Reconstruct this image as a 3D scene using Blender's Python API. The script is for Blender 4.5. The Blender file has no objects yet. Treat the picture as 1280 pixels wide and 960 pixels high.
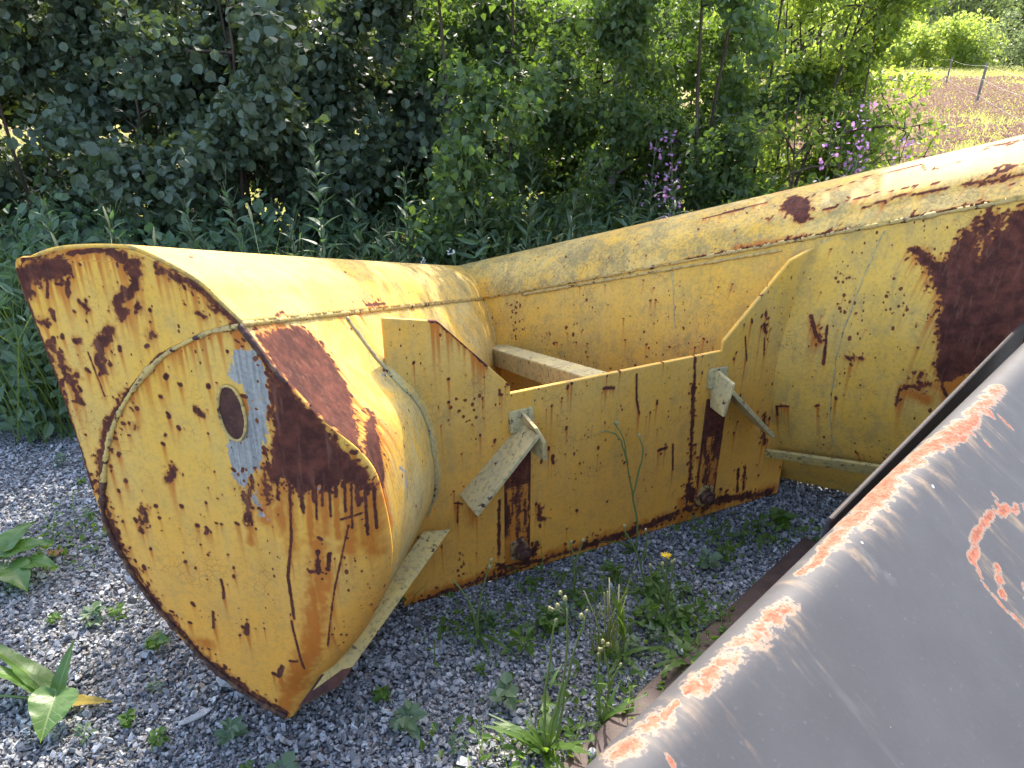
import bpy, bmesh, math, random
import numpy as np
from mathutils import Vector, Matrix, Euler

random.seed(7)
RNG = np.random.default_rng(7)
SC = bpy.context.scene
COL = SC.collection
R = math.radians

# ------------------------------------------------------------------ camera
PITCH = 24.7
CAM_H = 1.6
cam_data = bpy.data.cameras.new('camera')
cam_data.sensor_width = 36.0
cam_data.lens = 914.0 / 1280.0 * 36.0
cam_data.clip_start = 0.02
cam_data.clip_end = 2000.0
cam = bpy.data.objects.new('camera', cam_data)
COL.objects.link(cam)
cam.location = (0, 0, CAM_H)
cam.rotation_euler = (R(90 - PITCH), 0, 0)
SC.camera = cam

# ------------------------------------------------------------------ light
SUN_AZ = 9.0      # degrees from +Y towards +X
SUN_EL = 46.0
world = bpy.data.worlds.new('World')
SC.world = world
world.use_nodes = True
wn = world.node_tree.nodes
wl = world.node_tree.links
sky = wn.new('ShaderNodeTexSky')
sky.sky_type = 'NISHITA'
sky.sun_disc = False
sky.sun_elevation = R(SUN_EL)
sky.sun_rotation = R(SUN_AZ)
sky.air_density = 1.0
sky.dust_density = 3.0
sky.ozone_density = 1.0
bg = wn['Background']
bg.inputs['Strength'].default_value = 0.15
wl.new(sky.outputs['Color'], bg.inputs['Color'])

sun_data = bpy.data.lights.new('sun', 'SUN')
sun_data.energy = 2.0
sun_data.angle = R(0.55)
sun_data.color = (1.0, 0.93, 0.80)
sun = bpy.data.objects.new('sun', sun_data)
COL.objects.link(sun)
sv = Vector((math.sin(R(SUN_AZ)) * math.cos(R(SUN_EL)), math.cos(R(SUN_AZ)) * math.cos(R(SUN_EL)), math.sin(R(SUN_EL))))
sun.rotation_euler = sv.to_track_quat('Z', 'Y').to_euler()
sun.location = (0, 6, 9)

SC.view_settings.view_transform = 'Standard'
SC.view_settings.look = 'None'
SC.view_settings.exposure = 2.25
SC.view_settings.gamma = 1.0
SC.view_settings.use_curve_mapping = False
SC.render.engine = 'CYCLES'
SC.cycles.max_bounces = 8
SC.cycles.transparent_max_bounces = 8
SC.cycles.use_adaptive_sampling = True

# ------------------------------------------------------------------ helpers
def tag(o, label=None, cat=None, group=None, kind=None):
    if label: o['label'] = label
    if cat: o['category'] = cat
    if group: o['group'] = group
    if kind: o['kind'] = kind
    return o

def empty(name, loc, label=None, cat=None, group=None, rz=0.0):
    o = bpy.data.objects.new(name, None)
    o.empty_display_size = 0.1
    COL.objects.link(o)
    o.location = loc
    o.rotation_euler = (0, 0, rz)
    return tag(o, label, cat, group)

def link(name, me, parent=None):
    o = bpy.data.objects.new(name, me)
    COL.objects.link(o)
    if parent is not None:
        o.parent = parent
    return o

def npmesh(name, V, F, mat=None, smooth=True, attrs=None):
    """V: (n,3); F: one int array (m,3|4) or a list of such arrays."""
    V = np.asarray(V, dtype=np.float32).reshape(-1, 3)
    Fs = F if isinstance(F, (list, tuple)) else [F]
    Fs = [np.asarray(f, dtype=np.int32) for f in Fs if len(f)]
    me = bpy.data.meshes.new(name)
    nl = sum(f.size for f in Fs)
    npoly = sum(len(f) for f in Fs)
    me.vertices.add(len(V))
    me.vertices.foreach_set('co', V.ravel())
    me.loops.add(nl)
    me.loops.foreach_set('vertex_index', np.concatenate([f.ravel() for f in Fs]))
    me.polygons.add(npoly)
    tot = np.concatenate([np.full(len(f), f.shape[1], np.int32) for f in Fs])
    st = np.zeros(npoly, np.int32)
    st[1:] = np.cumsum(tot)[:-1]
    me.polygons.foreach_set('loop_start', st)
    me.polygons.foreach_set('loop_total', tot)
    me.polygons.foreach_set('use_smooth', np.full(npoly, bool(smooth)))
    if attrs:
        for k, a in attrs.items():
            at = me.attributes.new(k, 'FLOAT', 'POINT')
            at.data.foreach_set('value', np.asarray(a, np.float32).ravel())
    me.update(calc_edges=True)
    me.validate()
    if mat is not None:
        me.materials.append(mat)
    return me

def grid_faces(nr, nc):
    i = np.arange(nr * nc).reshape(nr, nc)
    return np.stack([i[:-1, :-1], i[:-1, 1:], i[1:, 1:], i[1:, :-1]], -1).reshape(-1, 4)

class MB:
    """collects simple shapes into one mesh"""
    def __init__(s):
        s.V = []; s.F3 = []; s.F4 = []; s.n = 0
    def add(s, V, F):
        V = np.asarray(V, float).reshape(-1, 3)
        for f in F:
            (s.F4 if len(f) == 4 else s.F3).append([i + s.n for i in f])
        s.V.append(V); s.n += len(V)
        return s
    def hexa(s, P):
        """eight corners: bottom ring 0-3, top ring 4-7"""
        return s.add(P, [(3, 2, 1, 0), (4, 5, 6, 7), (0, 1, 5, 4), (1, 2, 6, 5), (2, 3, 7, 6), (3, 0, 4, 7)])
    def box(s, c, d, M=None):
        x, y, z = [k / 2 for k in d]
        P = np.array([(-x, -y, -z), (x, -y, -z), (x, y, -z), (-x, y, -z), (-x, -y, z), (x, -y, z), (x, y, z), (-x, y, z)])
        if M is not None:
            P = P @ np.array(M).T
        return s.hexa(P + np.array(c))
    def tube(s, pts, rad, n=8, caps=True, flat=None):
        P = np.asarray(pts, float)
        r = np.broadcast_to(np.asarray(rad, float), (len(P),))
        T = np.gradient(P, axis=0)
        T /= np.linalg.norm(T, axis=1)[:, None] + 1e-12
        up = np.array([0, 0, 1.0]) if abs(T[0][2]) < 0.9 else np.array([1.0, 0, 0])
        a = np.cross(T[0], up); a /= np.linalg.norm(a)
        rings = []
        for k in range(len(P)):
            a = a - T[k] * (a @ T[k]); a /= np.linalg.norm(a) + 1e-12
            b = np.cross(T[k], a)
            th = np.arange(n) * 2 * math.pi / n
            rings.append(P[k] + r[k] * (np.cos(th)[:, None] * a + np.sin(th)[:, None] * b))
        F = []
        for k in range(len(P) - 1):
            for j in range(n):
                q = (j + 1) % n
                F.append((k * n + j, k * n + q, (k + 1) * n + q, (k + 1) * n + j))
        V = np.concatenate(rings)
        if caps:
            m = len(V)
            V = np.vstack([V, P[0], P[-1]])
            o = (len(P) - 1) * n
            for j in range(n):
                q = (j + 1) % n
                F.append((m, q, j)); F.append((m + 1, o + j, o + q))
        return s.add(V, F)
    def build(s, name, mat=None, parent=None, smooth=False, org=None):
        V = np.concatenate(s.V)
        if org is not None: V = V - np.array(org)
        F = []
        if s.F4: F.append(np.array(s.F4))
        if s.F3: F.append(np.array(s.F3))
        return link(name, npmesh(name, V, F, mat, smooth), parent)

def bevel(o, w=0.003, seg=2):
    m = o.modifiers.new('bevel', 'BEVEL'); m.width = w; m.segments = seg
    m.limit_method = 'ANGLE'; m.angle_limit = R(40)
    return o

def resample(P, n):
    P = np.asarray(P, float)
    d = np.r_[0, np.cumsum(np.linalg.norm(np.diff(P, axis=0), axis=1))]
    # smooth interpolation: catmull-rom through points, arc-length resampled
    k = 12
    Q = []
    for i in range(len(P) - 1):
        p0 = P[max(i - 1, 0)]; p1 = P[i]; p2 = P[i + 1]; p3 = P[min(i + 2, len(P) - 1)]
        for j in range(k):
            u = j / k
            Q.append(0.5 * ((2 * p1) + (-p0 + p2) * u + (2 * p0 - 5 * p1 + 4 * p2 - p3) * u * u + (-p0 + 3 * p1 - 3 * p2 + p3) * u ** 3))
    Q.append(P[-1]); Q = np.array(Q)
    d = np.r_[0, np.cumsum(np.linalg.norm(np.diff(Q, axis=0), axis=1))]
    s = np.linspace(0, d[-1], n)
    return np.stack([np.interp(s, d, Q[:, c]) for c in range(P.shape[1])], -1)
# ------------------------------------------------------------------ plough geometry (metres)
# own frame: u along the hitch plate, v out of the hitch plate, z up
PT = np.array([0.9063, 0.4226, 0.0]); PN = np.array([0.4226, -0.9063, 0.0]); PO = np.array([0.387, 2.148, 0.0])
def wor(L):
    L = np.asarray(L, float)
    return PO + L[..., 0:1] * PT + L[..., 1:2] * PN + L[..., 2:3] * np.array([0, 0, 1.0])
UC = -0.03
# end plate frame of the near wing: h across, z up
EP0 = np.array([-0.587, 1.372, 0.0]); EAX = np.array([-0.177, -0.984, 0.0]); EAX /= np.linalg.norm(EAX)
EH = np.array([-EAX[1], EAX[0], 0.0])
def epw(h, z, off=0.0):
    h = np.asarray(h, float)[..., None]; z = np.asarray(z, float)[..., None]
    return EP0 + h * EH + z * np.array([0, 0, 1.0]) + off * EAX
E_ROLL = [(0.05, 1.103), (0.008, 1.146), (-0.037, 1.189), (-0.138, 1.238), (-0.197, 1.245), (-0.305, 1.237), (-0.370, 1.219), (-0.424, 1.194)]
E_DRUM = [(0.05, 1.103), (0.110, 1.013), (0.182, 0.921), (0.256, 0.824), (0.288, 0.708), (0.302, 0.561), (0.288, 0.457), (0.252, 0.367), (0.184, 0.242), (0.014, 0.012)]
E_FRONT = [(-0.424, 1.194), (-0.405, 0.98), (-0.393, 0.80), (-0.390, 0.655), (-0.372, 0.52), (-0.330, 0.375), (-0.216, 0.184), (-0.10, 0.075), (0.0, 0.004)]
A_ROLL = [(-1.17, 0.56), (-1.21, 0.595), (-1.26, 0.62), (-1.34, 0.64), (-1.42, 0.638), (-1.50, 0.62), (-1.56, 0.59)]
A_DRUM = [(-1.17, 0.56), (-1.10, 0.50), (-1.04, 0.42), (-1.01, 0.33), (-1.0, 0.24), (-1.02, 0.15), (-1.10, 0.01)]
def e_left(pr, n, off=0.0):
    q = resample(pr, n); return epw(q[:, 0], q[:, 1], off)
def to_loc(W):
    d = W - PO
    return np.stack([d @ PT, d @ PN, d[..., 2]], -1)
# far wing: its section where it meets the hitch plate (u,z at v=0), carried on past it along the wing
R_SEC = [(0.700, 1.022), (0.648, 0.865), (0.618, 0.745), (0.600, 0.636), (0.597, 0.505), (0.612, 0.37), (0.650, 0.255), (0.73, 0.13), (0.85, 0.015)]
R_ROLLSEC = [(0.700, 0.0, 1.022), (0.735, -0.012, 1.068), (0.770, -0.035, 1.112), (0.862, -0.095, 1.164), (0.922, -0.13, 1.172), (1.02, -0.20, 1.162), (1.08, -0.24, 1.146), (1.13, -0.27, 1.12)]
R_FAR = 1.62
def e_right(pr, n):
    if pr is E_DRUM:
        q = resample(R_SEC, n); a = resample(A_DRUM, n); S = np.stack([q[:, 0], 0 * q[:, 0], q[:, 1]], -1)
    elif pr is E_ROLL:
        S = resample(R_ROLLSEC, n); a = resample(A_ROLL, n)
    else:
        L = np.linspace(0, 1, n)[:, None]; S = np.array(R_ROLLSEC[-1]) * (1 - L) + np.array([0.875, 0.0, 0.0]) * L
        S[:, 1] -= 0.16 * np.sin(L[:, 0] * math.pi); a = np.array([-1.56, 0.59]) * (1 - L) + np.array([-1.14, 0.0]) * L
    A = np.stack([np.full(n, UC), a[:, 0], a[:, 1]], -1)
    return wor(A + (S - A) * R_FAR)
def a_prof(pr, n):
    q = resample(pr, n)
    return wor(np.stack([np.full(n, UC), q[:, 0], q[:, 1]], -1))
def ruled(E, A, nk, kmin=0.0, kmax=1.0):
    k = np.linspace(kmin, kmax, nk)[:, None, None]
    V = E[None] * (1 - k) + A[None] * k
    arc = np.r_[0, np.cumsum(np.linalg.norm(np.diff(E, axis=0), axis=1))]
    L = np.linalg.norm(E.mean(0) - A.mean(0))
    cx = np.broadcast_to(k[..., 0] * L, V.shape[:2]); cy = np.broadcast_to(arc[None], V.shape[:2])
    return V, np.stack([cx, cy], -1)
def surf_left_roll():  return ruled(e_left(E_ROLL, 70), a_prof(A_ROLL, 70), 330)
ROLL_W = 0.13
def roll_k(z):
    """how far the end plate rolls round into the drum (as a fraction of the wing) at height z: none near the sharp top, all below"""
    t = np.clip((0.93 - z) / 0.20, 0, 1); b = np.clip((z - 0.0) / 0.15, 0, 1)
    return 0.046 * t * t * (3 - 2 * t) * b
def surf_left_drum():
    E = e_left(E_DRUM, 240); A = a_prof(A_DRUM, 240)
    return ruled(E + roll_k(E[:, 2])[:, None] * (A - E), A, 330)
def surf_right_roll(): return ruled(e_right(E_ROLL, 70), a_prof(A_ROLL, 70), 400)
def surf_right_drum(): return ruled(e_right(E_DRUM, 200), a_prof(A_DRUM, 200), 400)
def outline_rows():
    """end plate: left and right boundary h for rows of z"""
    lf = resample(E_FRONT[::-1] + E_ROLL[::-1][1:4], 400)   # tip .. lip .. top
    rt = resample(E_DRUM[::-1] + E_ROLL[1:5], 400)
    z = np.r_[np.linspace(0.012, 1.17, 300), 1.17 + (1.2445 - 1.17) * np.sin(np.linspace(0, 1, 31)[1:] * math.pi / 2)]
    def f(c):
        o = np.argsort(c[:, 1]); return np.interp(z, c[o, 1], c[o, 0])
    return z, f(lf), f(rt)
def surf_end_plate(off=0.004):
    z, l, r = outline_rows()
    s = 1 - (1 - np.linspace(0, 1, 240)) ** 1.35
    h = l[:, None] * (1 - s) + r[:, None] * s
    zz = np.broadcast_to(z[:, None], h.shape)
    W = epw(h, zz, off)
    E = e_left(E_DRUM, 240)[::-1]; A = a_prof(A_DRUM, 240)[::-1]
    D = (A - E) * roll_k(E[:, 2])[:, None]
    Dz = np.stack([np.interp(z, E[:, 2], D[:, c]) for c in range(3)], -1)
    c = np.clip(1 - (r[:, None] - h) / np.minimum(ROLL_W, 0.6 * (r - l))[:, None], 0, 1)
    k = 1 - np.sqrt(np.clip(1 - c ** 2, 0, 1))
    W = W + k[..., None] * (Dz[:, None] - off * EAX * (np.linalg.norm(Dz, axis=1) > 1e-4)[:, None, None])
    return W, np.stack([h, zz], -1)
# hitch plate outline (u,z): two ears with a notch between
HP_TOP = [(-0.805, 0.962), (-0.654, 0.930), (-0.44, 0.700), (-0.44, 0.671), (0.349, 0.672), (0.349, 0.705), (0.593, 0.955), (0.70, 0.992), (0.72, 0.992)]
def surf_hitch():
    u = np.unique(np.round(np.r_[np.linspace(-0.805, 0.72, 420), -0.4405, -0.4395, 0.3485, 0.3495], 5))
    P = np.array(HP_TOP); P[2, 0] -= 0.0006; P[3, 0] += 0.0004; P[4, 0] -= 0.0004; P[5, 0] += 0.0006
    top = np.interp(u, P[:, 0], P[:, 1])
    s = np.linspace(0, 1, 190)
    z = 0.004 + (top[:, None] - 0.004) * s
    uu = np.broadcast_to(u[:, None], z.shape)
    L = np.stack([uu, np.zeros_like(z), z], -1)
    return wor(L), np.stack([uu, z], -1)
# grey blade in the foreground
GP0 = np.array([0.0848, 0.500, 0.0]); GD = np.array([0.712, 0.702, 0.0]); GQ = np.array([0.702, -0.712, 0.0])
G_RAD = 0.034; G_TOP = 0.968; G_SLOPE = math.radians(33)
def grey_profile():
    """(q,z) from the foot of the back face over the rounded rim down the sloping face"""
    pts = [(0.06, 0.12), (0.02, 0.40), (0.0, G_TOP - G_RAD)]
    for a in np.linspace(math.pi, math.pi / 2 - G_SLOPE, 14)[1:]:
        pts.append((G_RAD + G_RAD * math.cos(a), G_TOP - G_RAD + G_RAD * math.sin(a)))
    q0, z0 = pts[-1]
    for d in np.r_[np.linspace(0.012, 0.6, 50), np.linspace(0.65, 1.1, 8)]:
        pts.append((q0 + d * math.cos(G_SLOPE), z0 - d * math.sin(G_SLOPE)))
    return np.array(pts)
def surf_grey():
    pr = grey_profile()
    s = np.linspace(-0.6, 1.82, 480)
    W = GP0 + s[:, None, None] * GD + pr[None, :, 0:1] * GQ + pr[None, :, 1:2] * np.array([0, 0, 1.0])
    arc = np.r_[0, np.cumsum(np.linalg.norm(np.diff(pr, axis=0), axis=1))]
    c = np.stack([np.broadcast_to(s[:, None], W.shape[:2]), np.broadcast_to(arc[None], W.shape[:2])], -1)
    return W, c
SURF = dict(left_roll=surf_left_roll, left_drum=surf_left_drum, right_roll=surf_right_roll, right_drum=surf_right_drum,
            end_plate=surf_end_plate, hitch=surf_hitch, grey=surf_grey)
_l = lambda *q: wor(np.array(q, float))
STRIP_NEAR = [_l(-1.1886, 0.3317, 0.052), _l(-0.7408, 0.012, 0.240), _l(-0.6835, 0.03, 0.2413), _l(-1.092, 0.3142, 0.0594)]
STRIP_FAR = [_l(0.625, 0.012, 0.190), _l(0.875, 0.375, 0.232), _l(0.845, 0.380, 0.285), _l(0.615, 0.016, 0.224)]
_n = np.cross(STRIP_NEAR[1] - STRIP_NEAR[0], STRIP_NEAR[3] - STRIP_NEAR[0]); _n /= np.linalg.norm(_n); _n = _n if _n[1] < 0 else -_n
STRIP_NEAR[2] = STRIP_NEAR[1] + (STRIP_NEAR[2] - STRIP_NEAR[1]) * 1.35; STRIP_NEAR[3] = STRIP_NEAR[0] + (STRIP_NEAR[3] - STRIP_NEAR[0]) * 1.15
STRIP_NEAR = [p + _n * k for p, k in zip(STRIP_NEAR, (0.080, 0.060, 0.060, 0.070))]
OVAL_C = (0.0019, 0.9043); OVAL_R = (0.0295, 0.064)
# wear seen on each panel, in panel coordinates (metres): P/S rust patch or stroke, M flaking area, O rust-water stain, B/T bare scraped steel
MARKS = {
'end_plate': [
 ('P',[[-0.4185,1.2003],[-0.3693,1.2138],[-0.3163,1.2279],[-0.291,1.2072],[-0.2935,1.1893],[-0.3092,1.1778],[-0.3568,1.17],[-0.3886,1.1739],[-0.401,1.139],[-0.422,1.1274],[-0.424,1.1506]],0.0),
 ('S',[[-0.2947,1.2303],[-0.2464,1.2381],[-0.2019,1.2409]],0.0047),
 ('S',[[-0.2027,1.2364],[-0.1667,1.2279],[-0.1463,1.2169],[-0.1552,1.1893],[-0.1736,1.1661],[-0.1922,1.1506],[-0.2077,1.1313],[-0.2108,1.1119]],0.0111),
 ('S',[[-0.0915,1.2106],[-0.0678,1.193],[-0.036,1.1817],[-0.0135,1.17],[0.0073,1.1468],[0.0281,1.1274],[0.046,1.108]],0.0094),
 ('S',[[-0.239,1.0809],[-0.2595,1.0499],[-0.2816,1.0151],[-0.281,0.9802]],0.01),
 ('S',[[-0.3072,1.019],[-0.2941,0.9183]],0.002),
 ('S',[[-0.3875,1.0306],[-0.3787,0.988],[-0.3706,0.9454],[-0.3596,0.9066]],0.0086),
 ('S',[[-0.4094,1.0228],[-0.405,0.9802],[-0.4014,0.9338],[-0.3952,0.895]],0.0069),
 ('S',[[-0.4204,1.1778],[-0.4152,1.0693],[-0.4038,0.9647],[-0.3945,0.8292],[-0.3911,0.6743]],0.0043),
 ('S',[[-0.4149,1.0887],[-0.3843,1.0809]],0.0067),
 ('S',[[-0.2863,1.1158],[-0.2874,1.1119]],0.0082),
 ('S',[[-0.2798,1.1351],[-0.2798,1.1351]],0.0049),
 ('S',[[-0.298,1.1351],[-0.2989,1.1313]],0.0049),
 ('S',[[-0.1588,1.1351],[-0.1601,1.1313]],0.0064),
 ('S',[[-0.1409,1.1235],[-0.1389,1.1235]],0.0048),
 ('S',[[-0.1522,1.0732],[-0.1529,1.0693]],0.0065),
 ('S',[[-0.0365,1.1197],[-0.0302,1.1197]],0.0079),
 ('S',[[-0.3241,1.0461],[-0.3233,1.0422]],0.0067),
 ('S',[[-0.2294,1.0344],[-0.2307,1.0306]],0.005),
 ('S',[[-0.1084,0.9609],[-0.1058,0.9609]],0.005),
 ('S',[[-0.0437,0.9647],[-0.0439,0.9609]],0.005),
 ('S',[[-0.1601,0.9299],[-0.1573,0.9299]],0.0051),
 ('S',[[-0.1497,0.8795],[-0.1497,0.8795]],0.0051),
 ('S',[[-0.0769,0.8989],[-0.0733,0.9028]],0.0085),
 ('S',[[-0.2402,0.8524],[-0.2427,0.8485]],0.007),
 ('S',[[-0.2226,0.895],[-0.2226,0.895]],0.0052),
 ('S',[[-0.3546,0.9647],[-0.3535,0.957]],0.0069),
 ('S',[[-0.3815,1.0461],[-0.3831,1.0383]],0.0059),
 ('S',[[-0.3092,1.1778],[-0.3201,1.139]],0.0049),
 ('S',[[-0.359,1.17],[-0.3687,1.1351]],0.0033),
 ('S',[[-0.3681,1.108],[-0.3659,1.0964]],0.005),
 ('S',[[-0.1734,1.1158],[-0.1713,1.1158]],0.0035),
 ('S',[[-0.1447,1.0964],[-0.1447,1.0964]],0.004),
 ('S',[[-0.2338,0.9338],[-0.3039,0.8485],[-0.3504,0.744],[-0.368,0.6743],[-0.3682,0.5891],[-0.3527,0.4806],[-0.3055,0.3644],[-0.2092,0.1979],[-0.0935,0.0895],[0.0024,0.0236]],0.0076),
 ('S',[[0.0491,1.1042],[-0.0334,1.0771],[-0.1435,1.0228],[-0.2338,0.9338]],0.0036),
 ('S',[[0.0381,1.1119],[0.0491,1.1042]],0.0142),
 ('S',[[0.0628,1.0848],[0.0852,1.0499],[0.1039,1.0073],[0.1025,0.9609],[0.0871,0.9066]],0.0081),
 ('P',[[0.1113,1.0112],[0.1229,0.9957],[0.1901,0.9105],[0.2511,0.7943],[0.2804,0.7246],[0.2744,0.7246],[0.2552,0.7401],[0.226,0.7595],[0.2012,0.7362],[0.1788,0.7479],[0.1499,0.7324],[0.1274,0.7091],[0.1146,0.744],[0.0974,0.7517],[0.0748,0.7362],[0.0619,0.7479],[0.0667,0.8059],[0.0865,0.8563],[0.1023,0.926]],0.0),
 ('S',[[0.1072,0.7401],[0.0923,0.5968],[0.0689,0.4845],[0.0671,0.3567]],0.0037),
 ('S',[[0.0132,0.7401],[0.0001,0.6588],[-0.0091,0.6239]],0.0071),
 ('S',[[0.0559,0.7827],[0.0486,0.6898]],0.007),
 ('S',[[0.1584,0.7788],[0.1594,0.7014]],0.0043),
 ('S',[[0.0788,0.7479],[0.0739,0.6975]],0.0052),
 ('S',[[0.1836,0.7595],[0.1776,0.6936]],0.0038),
 ('S',[[0.2098,0.7595],[0.2088,0.7169]],0.0038),
 ('S',[[0.2282,0.7672],[0.2251,0.6781]],0.0028),
 ('S',[[0.2505,0.7556],[0.2514,0.6898]],0.0052),
 ('S',[[0.1321,0.7324],[0.1295,0.6704]],0.0042),
 ('S',[[0.2144,0.6588],[0.2558,0.6704]],0.0028),
 ('S',[[0.2292,0.6433],[0.2037,0.5465],[0.1789,0.4574],[0.139,0.2754]],0.002),
 ('O',[[0.1507,0.5813],[0.1483,0.5039],[0.1247,0.3761],[0.0922,0.256],[0.0416,0.1514],[-0.0004,0.0507]],0.0174),
 ('O',[[0.1515,0.5658],[0.1369,0.4496],[0.1099,0.3257]],0.0075),
 ('S',[[0.1515,0.5658],[0.146,0.5077]],0.0055),
 ('S',[[0.1794,0.5658],[0.1694,0.5194]],0.0054),
 ('S',[[0.0588,0.3489],[0.069,0.1902]],0.0033),
 ('S',[[0.038,0.2173],[0.0564,0.2173]],0.004),
 ('S',[[0.0142,0.194],[-0.0016,0.1592]],0.0052),
 ('S',[[-0.1069,0.4496],[-0.1055,0.4225],[-0.1097,0.3915]],0.0038),
 ('S',[[-0.1467,0.3451],[-0.155,0.2908]],0.0036),
 ('S',[[-0.0587,0.318],[-0.0664,0.287]],0.0055),
 ('S',[[-0.1683,0.7556],[-0.1773,0.7362],[-0.1868,0.7207]],0.0089),
 ('S',[[-0.2637,0.6355],[-0.2863,0.5697]],0.0065),
 ('S',[[-0.308,0.4574],[-0.3072,0.4535]],0.0058),
 ('S',[[-0.1426,0.6007],[-0.1392,0.6007]],0.0055),
 ('S',[[-0.1201,0.5813],[-0.1201,0.5813]],0.0048),
 ('S',[[-0.1681,0.651],[-0.1681,0.651]],0.0044),
 ('S',[[-0.1046,0.6704],[-0.1043,0.6665]],0.0047),
 ('S',[[-0.0759,0.6123],[-0.0759,0.6123]],0.004),
 ('S',[[-0.1406,0.5465],[-0.1406,0.5465]],0.0034),
 ('S',[[-0.1276,0.5194],[-0.1276,0.5194]],0.0038),
 ('S',[[-0.0751,0.5271],[-0.0751,0.5271]],0.0034),
 ('S',[[-0.1899,0.4922],[-0.1929,0.4884]],0.0042),
 ('S',[[-0.0667,0.4922],[-0.0666,0.4884]],0.0034),
 ('S',[[-0.1988,0.3644],[-0.1937,0.3567]],0.0043),
 ('S',[[-0.1475,0.1708],[-0.1447,0.163]],0.0045),
 ('O',[[-0.2232,0.2405],[-0.1769,0.2328]],0.0081),
 ('O',[[0.0854,0.7401],[0.0727,0.6239]],0.0071),
 ('O',[[0.1083,0.7324],[0.0862,0.5581]],0.0071),
 ('O',[[0.1524,0.7324],[0.1372,0.5852]],0.0053),
 ('O',[[0.1854,0.7362],[0.173,0.6239]],0.007),
 ('O',[[0.2093,0.7401],[0.203,0.6123]],0.0053),
 ('O',[[0.2322,0.7479],[0.2258,0.5736]],0.0071),
 ('O',[[0.2557,0.7285],[0.2558,0.5891]],0.0071),
 ('O',[[0.2764,0.7207],[0.2764,0.562]],0.0072),
 ('S',[[0.1683,0.7401],[0.1599,0.6549]],0.0028),
 ('S',[[0.197,0.7479],[0.1929,0.6665]],0.0028),
 ('S',[[0.2405,0.744],[0.2363,0.6355]],0.0025),
 ('S',[[0.2646,0.7324],[0.2654,0.6123]],0.0032),
 ('S',[[0.2781,0.7246],[0.2824,0.6239]],0.0029),
 ('O',[[0.0481,0.744],[0.0357,0.6394]],0.0071),
 ('O',[[-0.0026,0.6549],[-0.0105,0.5658]],0.0054),
 ('B',[[-0.0023,0.9996],[0.0295,1.0422],[0.0701,1.0461],[0.0933,1.0073],[0.0974,0.9609],[0.0807,0.8873],[0.0503,0.8059],[0.0404,0.775],[-0.0113,0.713],[-0.03,0.744],[-0.025,0.8176],[-0.0129,0.8485],[0.0214,0.8524],[0.0409,0.9376],[0.0326,0.9764],[0.0055,0.9802]],0.0),
 ('T',[[0.0205,0.7014],[0.0285,0.651]],0.0062),
 ('T',[[0.1813,0.7595],[0.1761,0.7362]],0.0086),
],
'hitch': [
 ('S',[[-0.6776,0.935],[-0.6521,0.928],[-0.6121,0.8848],[-0.5466,0.8142],[-0.5138,0.7748]],0.0049),
 ('S',[[-0.4738,0.6893],[-0.4738,0.6777]],0.0047),
 ('S',[[0.0066,0.6504],[0.0139,0.5585],[0.0285,0.5056]],0.0039),
 ('S',[[-0.1135,0.6255],[-0.0771,0.6185]],0.0046),
 ('S',[[-0.2918,0.4241],[-0.2882,0.3958]],0.0056),
 ('S',[[-0.2445,0.5159],[-0.2445,0.5088]],0.0051),
 ('S',[[-0.2991,0.6041],[-0.2991,0.6006]],0.0039),
 ('S',[[0.0976,0.5374],[0.0976,0.5268]],0.0053),
 ('S',[[0.1195,0.3432],[0.1559,0.3467]],0.0055),
 ('S',[[-0.3391,0.2476],[-0.3282,0.1911],[-0.3136,0.1911]],0.0084),
 ('S',[[-0.1608,0.0287],[0.0467,0.0287],[0.2323,0.0535]],0.0143),
 ('S',[[-0.4811,0.051],[-0.3246,0.0216]],0.0107),
 ('S',[[0.2723,0.057],[0.458,0.0513],[0.68,0.0196]],0.0152),
 ('S',[[-0.7868,0.004],[-0.543,0.0168],[-0.1826,0.0252]],0.0066),
 ('S',[[0.2396,0.5659],[0.2541,0.4139],[0.2723,0.216],[0.2723,0.0747]],0.0057),
 ('S',[[0.2723,0.1524],[0.316,0.0888],[0.367,0.042]],0.0207),
 ('S',[[0.5817,0.3817],[0.6108,0.2572]],0.0077),
 ('S',[[0.1813,0.3503],[0.1923,0.2478]],0.0039),
 ('S',[[0.498,0.1711],[0.5089,0.0726]],0.0054),
 ('S',[[0.5307,0.1683],[0.538,0.0703]],0.0055),
 ('S',[[-0.4774,0.3076],[-0.4811,0.1018]],0.0051),
 ('S',[[0.2359,0.6683],[0.2469,0.5411],[0.2578,0.3998]],0.0049),
 ('S',[[0.4397,0.7094],[0.4616,0.6171]],0.0033),
 ('S',[[0.5271,0.691],[0.538,0.624]],0.0028),
 ('S',[[0.5162,0.7838],[0.5235,0.7579]],0.0055),
 ('S',[[0.5162,0.7423],[0.5307,0.708]],0.0055),
 ('S',[[0.4543,0.7698],[0.4616,0.7553]],0.0041),
 ('S',[[-0.6157,0.3411],[-0.6194,0.2673]],0.003),
 ('S',[[-0.6267,0.3408],[-0.6012,0.3305]],0.0025),
 ('S',[[-0.3683,0.064],[-0.3464,0.0887]],0.0107),
 ('S',[[-0.4301,0.0605],[-0.3683,0.0605]],0.0107),
 ('M',[[-0.6303,0.6996],[-0.532,0.685],[-0.532,0.6136],[-0.5975,0.5853],[-0.6339,0.6069]],0.0),
 ('M',[[-0.6339,0.1763],[-0.5903,0.1673],[-0.5939,0.0313],[-0.6376,0.0424]],0.0),
 ('O',[[-0.7868,0.0141],[-0.4884,0.0317],[-0.1608,0.0322],[0.2323,0.0429],[0.72,0.0301]],0.0141),
 ('O',[[-0.5648,0.3553],[-0.5721,0.2566]],0.0075),
 ('O',[[0.2505,0.0181],[0.2541,0.0959]],0.0147),
],
'left_drum': [
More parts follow.
